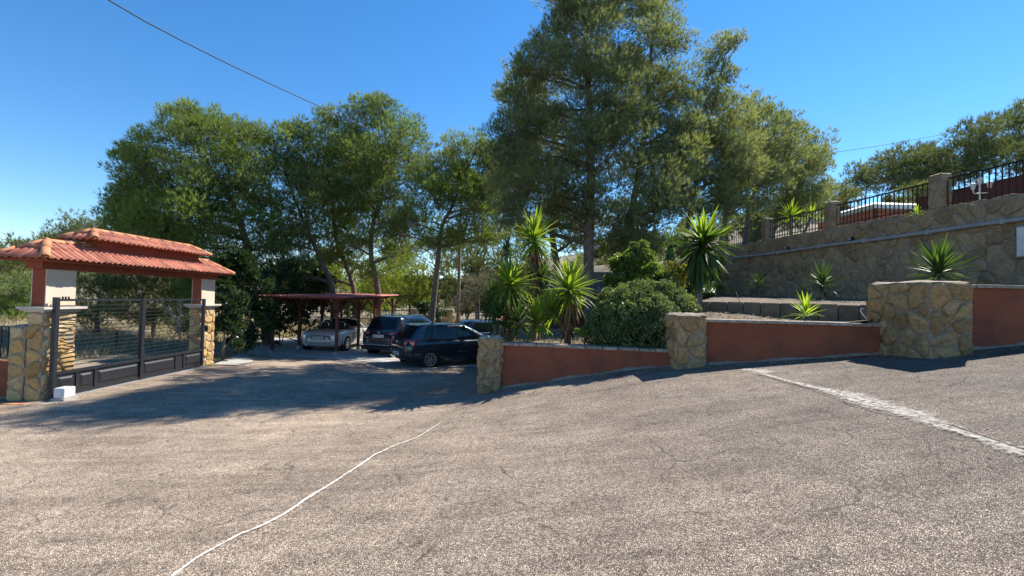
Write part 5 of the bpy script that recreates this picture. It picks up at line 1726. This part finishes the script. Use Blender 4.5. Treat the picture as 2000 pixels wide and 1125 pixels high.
# --- broadleaf hedges and shrubs
def shrub(label, lobes, mat, leafL, leafW, seed, n, name='shrub', group=None, gh=hgard, base=None, cat='shrub', stem=True, nclump=26, up=.25, part='foliage'):
    rng = np.random.default_rng(seed); rnd = random.Random(seed)
    C_ = [(P(px, py, z), r_ * z / FOC) for px, py, r_, z in lobes]
    bx = sum(c.x for c, _ in C_) / len(C_) if base is None else base[0]
    by = sum(c.y for c, _ in C_) / len(C_) if base is None else base[1]
    g = float(np.ravel(gh(np.array([bx]), np.array([by])))[0])
    root = empty(name, (bx, by, g), 0, label, cat, group)
    iv = wm(root).inverted(); Mi = np.array(iv)
    cl = []; b = MB()
    for c, r_ in C_:
        if stem: limb(b, (bx + rnd.uniform(-.1, .1), by + rnd.uniform(-.1, .1), g - .05), c, .025, .010, rnd, n=5)
        for q in range(nclump):
            d = rdir(1, rng)[0]; d[2] = abs(d[2]) if rng.random() < .6 else d[2]
            p = c + Vector(d * rng.uniform(.55, 1.0) * r_)
            p.z = max(p.z, g + .08)
            cl.append((p.x, p.y, p.z, r_ * rng.uniform(.16, .30), rng.uniform(.1, .9)))
            if stem and q < 8: limb(b, c, p, .008, .004, rnd, n=3, seg=3)
    V, tt = crown_arrays(np.array(cl), n, leafL, leafW, rng, k=4, per=5, up=up, spread=.8, flat=.95)
    V = V @ Mi[:3, :3].T + Mi[:3, 3]
    if stem: b.build('stem', M['twig'], root, True, M=iv)
    inst(part, mesh_arrays(part, V, 4, M[mat], tt), root, Matrix.Identity(4))
    return root
shrub('big round dark green shrub between the left and middle stone piers', [(1190, 640, 48, 9.4), (1240, 615, 58, 9.6), (1300, 610, 52, 9.7), (1225, 655, 40, 9.1), (1160, 655, 26, 9.3), (1280, 655, 44, 9.1), (1332, 612, 32, 9.6), (1265, 630, 50, 9.3), (1215, 625, 48, 9.3), (1310, 640, 34, 9.25), (1275, 585, 36, 9.9), (1255, 590, 40, 9.9), (1200, 600, 36, 9.8)],
      'leaf_bush', .040, .025, 201, 190000, base=(2.5, 9.7), nclump=90)
shrub('taller glossy bright green shrub behind the round dark shrub', [(1215, 540, 34, 10.8), (1245, 505, 28, 10.9), (1262, 545, 34, 10.8), (1225, 515, 26, 10.9), (1290, 560, 28, 10.7), (1200, 560, 28, 10.9), (1250, 487, 16, 10.9)],
      'leaf_bright', .085, .050, 202, 16000, base=(2.9, 10.9), nclump=22)
shrub('small yellow green shrub left of the hanging dark yucca skirt', [(1318, 530, 20, 12.2), (1325, 550, 22, 12.2), (1300, 545, 18, 12.2)], 'leaf_yellow', .07, .04, 203, 3000, base=(4.5, 12.4))
shrub('pale leafy shrub at the left end of the long stone wall', [(1396, 540, 16, 20.5), (1404, 515, 14, 20.5), (1398, 565, 14, 20.5)], 'leaf_yellow', .10, .05, 204, 1800, base=(9.3, 20.6))
shrub('low silvery weed at the foot of the round shrub above the coping', [(1140, 655, 12, 9.15), (1128, 650, 9, 9.15)], 'leaf_bright', .04, .02, 205, 900, base=(1.4, 9.3), stem=False)
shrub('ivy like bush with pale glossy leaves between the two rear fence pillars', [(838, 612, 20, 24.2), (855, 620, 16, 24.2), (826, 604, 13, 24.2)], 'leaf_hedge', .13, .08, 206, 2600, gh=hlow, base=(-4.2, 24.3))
hed = [(440, 600, 40, 14.6), (445, 655, 34, 14.6), (470, 560, 48, 16), (490, 620, 48, 16.5), (500, 560, 44, 18), (530, 600, 48, 19), (550, 560, 44, 20), (570, 620, 44, 21), (600, 590, 44, 22.5), (640, 610, 40, 24), (620, 560, 34, 23), (460, 520, 34, 16), (520, 645, 38, 19.5), (680, 612, 30, 25.5), (470, 670, 24, 16), (425, 560, 28, 14.9)]
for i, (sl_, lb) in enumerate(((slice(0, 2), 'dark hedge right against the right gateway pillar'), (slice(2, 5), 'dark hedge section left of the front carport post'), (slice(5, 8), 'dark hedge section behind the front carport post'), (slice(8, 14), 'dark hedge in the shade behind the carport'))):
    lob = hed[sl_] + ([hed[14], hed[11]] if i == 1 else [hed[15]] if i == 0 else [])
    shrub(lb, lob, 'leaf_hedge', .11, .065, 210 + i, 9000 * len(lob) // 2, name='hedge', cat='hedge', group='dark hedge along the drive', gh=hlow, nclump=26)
# a gap filler of shade plants under the pines behind the hut
shrub('dark undergrowth shrub behind the garden hut', [(1060, 610, 30, 19), (1200, 600, 40, 19.5), (1240, 580, 40, 19.5), (1280, 560, 40, 19), (1320, 580, 34, 18)], 'leaf_hedge', .12, .07, 220, 14000, gh=hgard, base=(4.2, 19))

for i, (z, tx, lob, lb) in enumerate([
    (23, 1220, [(1200, 565, 40), (1240, 545, 44), (1180, 590, 34), (1265, 580, 40)], 'low dark pine bush behind the bright green shrub'),
    (24, 1310, [(1290, 550, 42), (1335, 545, 40), (1320, 580, 34), (1360, 565, 34), (1380, 540, 26)], 'low dark pine bush behind the large single yucca'),
    (26, 1130, [(1110, 560, 36), (1150, 580, 34), (1075, 580, 34), (1130, 530, 30)], 'low dark pine bush behind the shingle roof of the hut')]):
    pine(lb, z, [(tx, 600), (tx, 580), (tx + 3, 560)], .08, lob, 140 + i, mat='needle', lai=1.0, group='low bushes behind the garden', name='pine_bush', nclump=10, twigs=False, gh=hterr if i else hterr, cat='bush')
# --- yuccas: every blade an object
def blade_mesh(droop, wd, mat, name='leaf'):
    b = MB(); n = 6
    for i in range(n + 1):
        t = i / n
        w_ = wd * (1 - t) ** .75 * (.55 + .9 * min(1, t * 3)) * .75 if t < 1 else .001
        y = t * (1 - droop * .35 * t); z = -droop * t * t * .8
        b.v += [(-w_, y, z + w_ * .35), (0, y, z), (w_, y, z + w_ * .35)]
    for i in range(n):
        for k in range(2): b.f.append((3 * i + k, 3 * i + k + 1, 3 * i + 4 + k, 3 * i + 3 + k))
    me = bpy.data.meshes.new(name); me.from_pydata(b.v, [], b.f); me.materials.append(mat)
    me.polygons.foreach_set('use_smooth', [True] * len(b.f))
    return me
BM = {}
for mt_ in ('yucca', 'yucca_dark', 'agave', 'yucca_dead'):
    BM[mt_] = [blade_mesh(d, w_, M[mt_]) for d, w_ in ((.03, .055), (.12, .060), (.30, .058), (.6, .050))]
def yucca(label, heads, base, seed, mat='yucca', group='yuccas of the garden terrace', gh=hgard, trunk=True, name='yucca', cat='yucca', dead=0, low=-.9):
    """heads: (px,py,radius px,depth,number of leaves)"""
    rnd = random.Random(seed)
    H0 = [P(h_[0], h_[1], h_[3]) for h_ in heads]
    bx, by = (base if base else (H0[0].x, H0[0].y))
    g = float(np.ravel(gh(np.array([bx]), np.array([by])))[0])
    root = empty(name, (bx, by, g), 0, label, cat, group)
    iv = wm(root).inverted()
    for (px, py, rp, z, n, *er), h in zip(heads, H0):
        L = rp * z / FOC
        if dead and h.z - g > .5:       # skirt of hanging dead leaves down the trunk
            nd = 46
            for k in range(nd):
                hh = h.z - .12 - (h.z - g - .3) * (k / nd) * .85
                tt_ = (hh - g) / (h.z - g)
                o = Vector((bx + (h.x - bx) * (.3 + .7 * tt_), by + (h.y - by) * (.3 + .7 * tt_), hh))
                az = k * 2.4; el = rnd.uniform(-1.45, -1.15); l_ = L * rnd.uniform(.5, .75)
                d = Vector((math.cos(az) * math.cos(el), math.sin(az) * math.cos(el), math.sin(el)))
                x = d.cross(Vector((0, 0, 1))).normalized(); zz_ = x.cross(d)
                MM = Matrix.Identity(4); o = o + Vector((math.cos(az), math.sin(az), 0)) * .06
                for i in range(3): MM[i][0], MM[i][1], MM[i][2], MM[i][3] = x[i] * l_ * 1.3, d[i] * l_, zz_[i] * l_, o[i]
                inst('leaf', BM['yucca_dead'][0], root, iv @ MM)
        if h.z - g > .25 and trunk:
            b = MB(); limb(b, (bx + (h.x - bx) * .3, by + (h.y - by) * .3, g - .1), h, .06, .05, rnd, .06, n=8)
            b.build('trunk', M['bark_light'], root, True, M=iv)
        for k in range(n):
            u = (k + .5) / n
            el = math.asin(1 - u * (1 - low) if u < 1 else low)    # from upright down to drooping
            el = 1.42 - (.5 * u + .5 * (2 * math.asin(min(1, u)) / PI if u > .5 else u * .6667)) * (1.42 - math.asin(max(-1, low)))
            if er: el = er[0][0] + (er[0][1] - er[0][0]) * u
            az = k * 2.39996 + rnd.uniform(-.35, .35); el = el + rnd.uniform(-.14, .14)
            l_ = L * rnd.uniform(.66, 1.12) * (1.0 if el > -.2 else .95)
            dr = 0 if el > .9 else (1 if el > .35 else (2 if el > -.2 else 1))
            if rnd.random() < .3: dr = min(3, dr + 1)
            m_ = BM[er[0][2] if er and len(er[0]) > 2 else mat][dr]
            if dead and u > 1 - dead: m_ = BM['yucca_dead'][min(dr, 2)]
            d = Vector((math.cos(az) * math.cos(el), math.sin(az) * math.cos(el), math.sin(el)))
            x = d.cross(Vector((0, 0, 1))).normalized() if abs(d.z) < .995 else Vector((1, 0, 0))
            zz_ = x.cross(d)
            MM = Matrix.Identity(4)
            o = h + Vector((0, 0, .10 * L * (1 - u * 2.2))) + d * .03
            for i in range(3): MM[i][0], MM[i][1], MM[i][2], MM[i][3] = x[i] * l_ * 1.05, d[i] * l_, zz_[i] * l_, o[i]
            inst('leaf', m_, root, iv @ MM)
    return root
yucca('tallest yucca of the cluster with a pale flower head, behind the other yuccas', [(1043, 470, 60, 10.6, 150)], (.55, 10.7), 1, dead=.12, low=-.985)
yucca('left yucca of the cluster with bright spiky leaves and a brown skirt', [(996, 560, 64, 9.95, 150)], (.0, 10.0), 2, dead=.12, low=-.985)
yucca('right yucca of the cluster with a white bloom and a thick brown skirt', [(1113, 568, 68, 9.8, 160)], (1.22, 9.85), 3, dead=.10, low=-.98)
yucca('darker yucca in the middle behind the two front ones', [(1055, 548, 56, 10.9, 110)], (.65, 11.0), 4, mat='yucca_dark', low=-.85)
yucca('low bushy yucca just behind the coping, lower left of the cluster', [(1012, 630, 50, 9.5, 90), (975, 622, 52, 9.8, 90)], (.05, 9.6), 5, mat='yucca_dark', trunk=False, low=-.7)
yucca('low leafy yucca just behind the coping in the middle of the cluster', [(1050, 630, 54, 9.6, 100), (1080, 612, 52, 9.75, 90)], (.6, 9.7), 6, trunk=False, low=-.7)
yucca('small dark yucca head rising behind the left bright yucca', [(990, 492, 34, 12.2, 60)], (-.1, 12.2), 7, mat='yucca_dark', low=-.8)
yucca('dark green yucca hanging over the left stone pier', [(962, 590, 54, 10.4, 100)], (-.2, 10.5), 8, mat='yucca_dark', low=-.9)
yucca('large single yucca with a drooping dark skirt, left of the long stone wall', [(1374, 476, 74, 11.6, 44, (1.2, .5, 'yucca')), (1372, 478, 78, 11.6, 120, (.6, -.7)), (1364, 492, 82, 11.6, 120, (-.8, -1.5))], (4.8, 11.7), 9, mat='yucca_dark')  # top blades take the brighter leaf colour to paint their sunlit tips
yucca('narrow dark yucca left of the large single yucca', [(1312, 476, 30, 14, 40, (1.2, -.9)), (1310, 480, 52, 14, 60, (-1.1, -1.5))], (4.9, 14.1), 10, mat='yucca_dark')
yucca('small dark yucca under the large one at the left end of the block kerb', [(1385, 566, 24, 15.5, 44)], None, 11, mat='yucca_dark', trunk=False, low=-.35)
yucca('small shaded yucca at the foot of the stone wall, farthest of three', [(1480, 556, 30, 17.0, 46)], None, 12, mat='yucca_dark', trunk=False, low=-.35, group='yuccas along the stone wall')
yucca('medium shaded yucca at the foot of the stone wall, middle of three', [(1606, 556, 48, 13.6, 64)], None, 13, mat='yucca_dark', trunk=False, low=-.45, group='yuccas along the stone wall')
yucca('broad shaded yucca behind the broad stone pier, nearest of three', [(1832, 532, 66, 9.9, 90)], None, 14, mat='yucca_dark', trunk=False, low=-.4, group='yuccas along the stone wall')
yucca('lime green sunlit agave rosette above the middle terracotta wall', [(1574, 614, 44, 8.65, 34)], None, 15, mat='agave', trunk=False, low=-.05, name='agave', cat='agave', group=None)
yucca('pale palm like yucca behind the railing on the upper terrace', [(1545, 424, 34, 19.5, 60), (1585, 424, 28, 20, 40)], None, 16, mat='yucca', gh=hterr, low=-.4, group='yuccas on the upper terrace')
yucca('small bright yucca tip by the railing right of the pavilion', [(1790, 418, 18, 12.6, 24)], None, 17, mat='agave', gh=hterr, trunk=False, low=-.1, group='yuccas on the upper terrace')
for (px, py, z, s, lb) in ((1044, 432, 10.6, .16, 'pale flower spike on the tallest yucca'), (1117, 520, 9.8, .15, 'white flower spike on the right yucca of the cluster')):
    rng = np.random.default_rng(int(px)); c = P(px, py, z)
    cl = np.array([(c.x + rng.normal() * .03, c.y + rng.normal() * .03, c.z + q * .03 - .08, .05, .5) for q in range(7)])
    V, tt = crown_arrays(cl, 500, .05, .03, rng, k=4, per=4)
    par = [o for o in bpy.data.objects if o.name.startswith('yucca') and o.get('label', '').startswith('tallest' if px == 1044 else 'right yucca')][0]
    Mi = np.array(wm(par).inverted()); V = V @ Mi[:3, :3].T + Mi[:3, 3]
    inst('flower', mesh_arrays('flower', V, 4, M['flower'], tt), par, Matrix.Identity(4))

# --- dry grass on the bank beyond the gate and litter by the hedge
def grass(name, label, xs, ys, n, hf, mat, hgt, seed, wd=.02):
    rng = np.random.default_rng(seed)
    x = rng.uniform(*xs, n); y = rng.uniform(*ys, n)
    keep = (np.sin(x * 1.7) + np.sin(y * 1.3 + x) + rng.normal(size=n) * .8) > -.6
    x = x[keep]; y = y[keep]
    z = hf(x, y) - .02
    d = rdir(len(x), rng) * .5; d[:, 2] = 1; d /= np.linalg.norm(d, axis=1, keepdims=True)
    V = blades(np.stack([x, y, z], 1), d, hgt, wd, rng)
    o = inst(name, mesh_arrays(name, V, 3, M[mat], rng.random(len(x))), None, Matrix.Identity(4))
    return tag(o, label, 'grass', kind='stuff')
hg = lambda x, y: hlow(x, y) - .05
grass('dry_grass', 'dry straw coloured grass on the bank beyond the gate', (-36, -13.6), (9, 40), 60000, hg, 'grass_dry', .32, 1, .03)
grass('ground_litter', 'brown dry litter along the foot of the hedge', (-12.5, -9.0), (13.6, 22), 9000, hg, 'grass_dry', .12, 2, .02)
grass('rough_grass', 'rough dry grass behind the rear fence', (-14, 12), (25.3, 50), 26000, hg, 'grass_dry', .4, 3, .05)
def scatter(name, label, hf, pts, s0, s1, mat, seed):
    rng = np.random.default_rng(seed)
    x, y = pts
    n = len(x)
    z = hf(x, y)
    d = rdir(n, rng); d[:, 2] *= .25; d /= np.linalg.norm(d, axis=1, keepdims=True)
    V = blades(np.stack([x, y, z + .012], 1), d, s1, s0, rng, 4)
    o = inst(name, mesh_arrays(name, V, 4, M[mat], rng.random(n)), None, Matrix.Identity(4))
    return tag(o, label, 'litter', kind='stuff')
def hwall(x, y): return hdrive(x, y) - .008
rg = np.random.default_rng(5)
lx = rg.uniform(-.2, 8, 900); ly = np.interp(lx, [-.2, 3.0, 3.54, 6.45, 6.6, 7.15, 8.3], [9.1, 8.45, 8.15, 7.8, 6.95, 7.15, 7.2]) - np.abs(rg.normal(size=900)) * .12 - .03
scatter('wall_foot_litter', 'pine needles and small leaves blown against the garden walls', hwall, (lx, ly), .012, .035, 'grass_dry', 16)
lx = rg.uniform(-9, 8, 1500); ly = rg.uniform(2.6, 14, 1500)
scatter('drive_litter', 'scattered dry pine needles on the drive', hwall, (lx, ly), .006, .05, 'twig_litter', 17)
scatter('soil_litter', 'fallen leaves and needles on the garden terraces', lambda x, y: hgard(x, y), (rg.uniform(-.2, 7, 5000), rg.uniform(9.5, 16, 5000)), .03, .07, 'grass_dry', 6)
print('needle triangles', CROWN_TRIS)
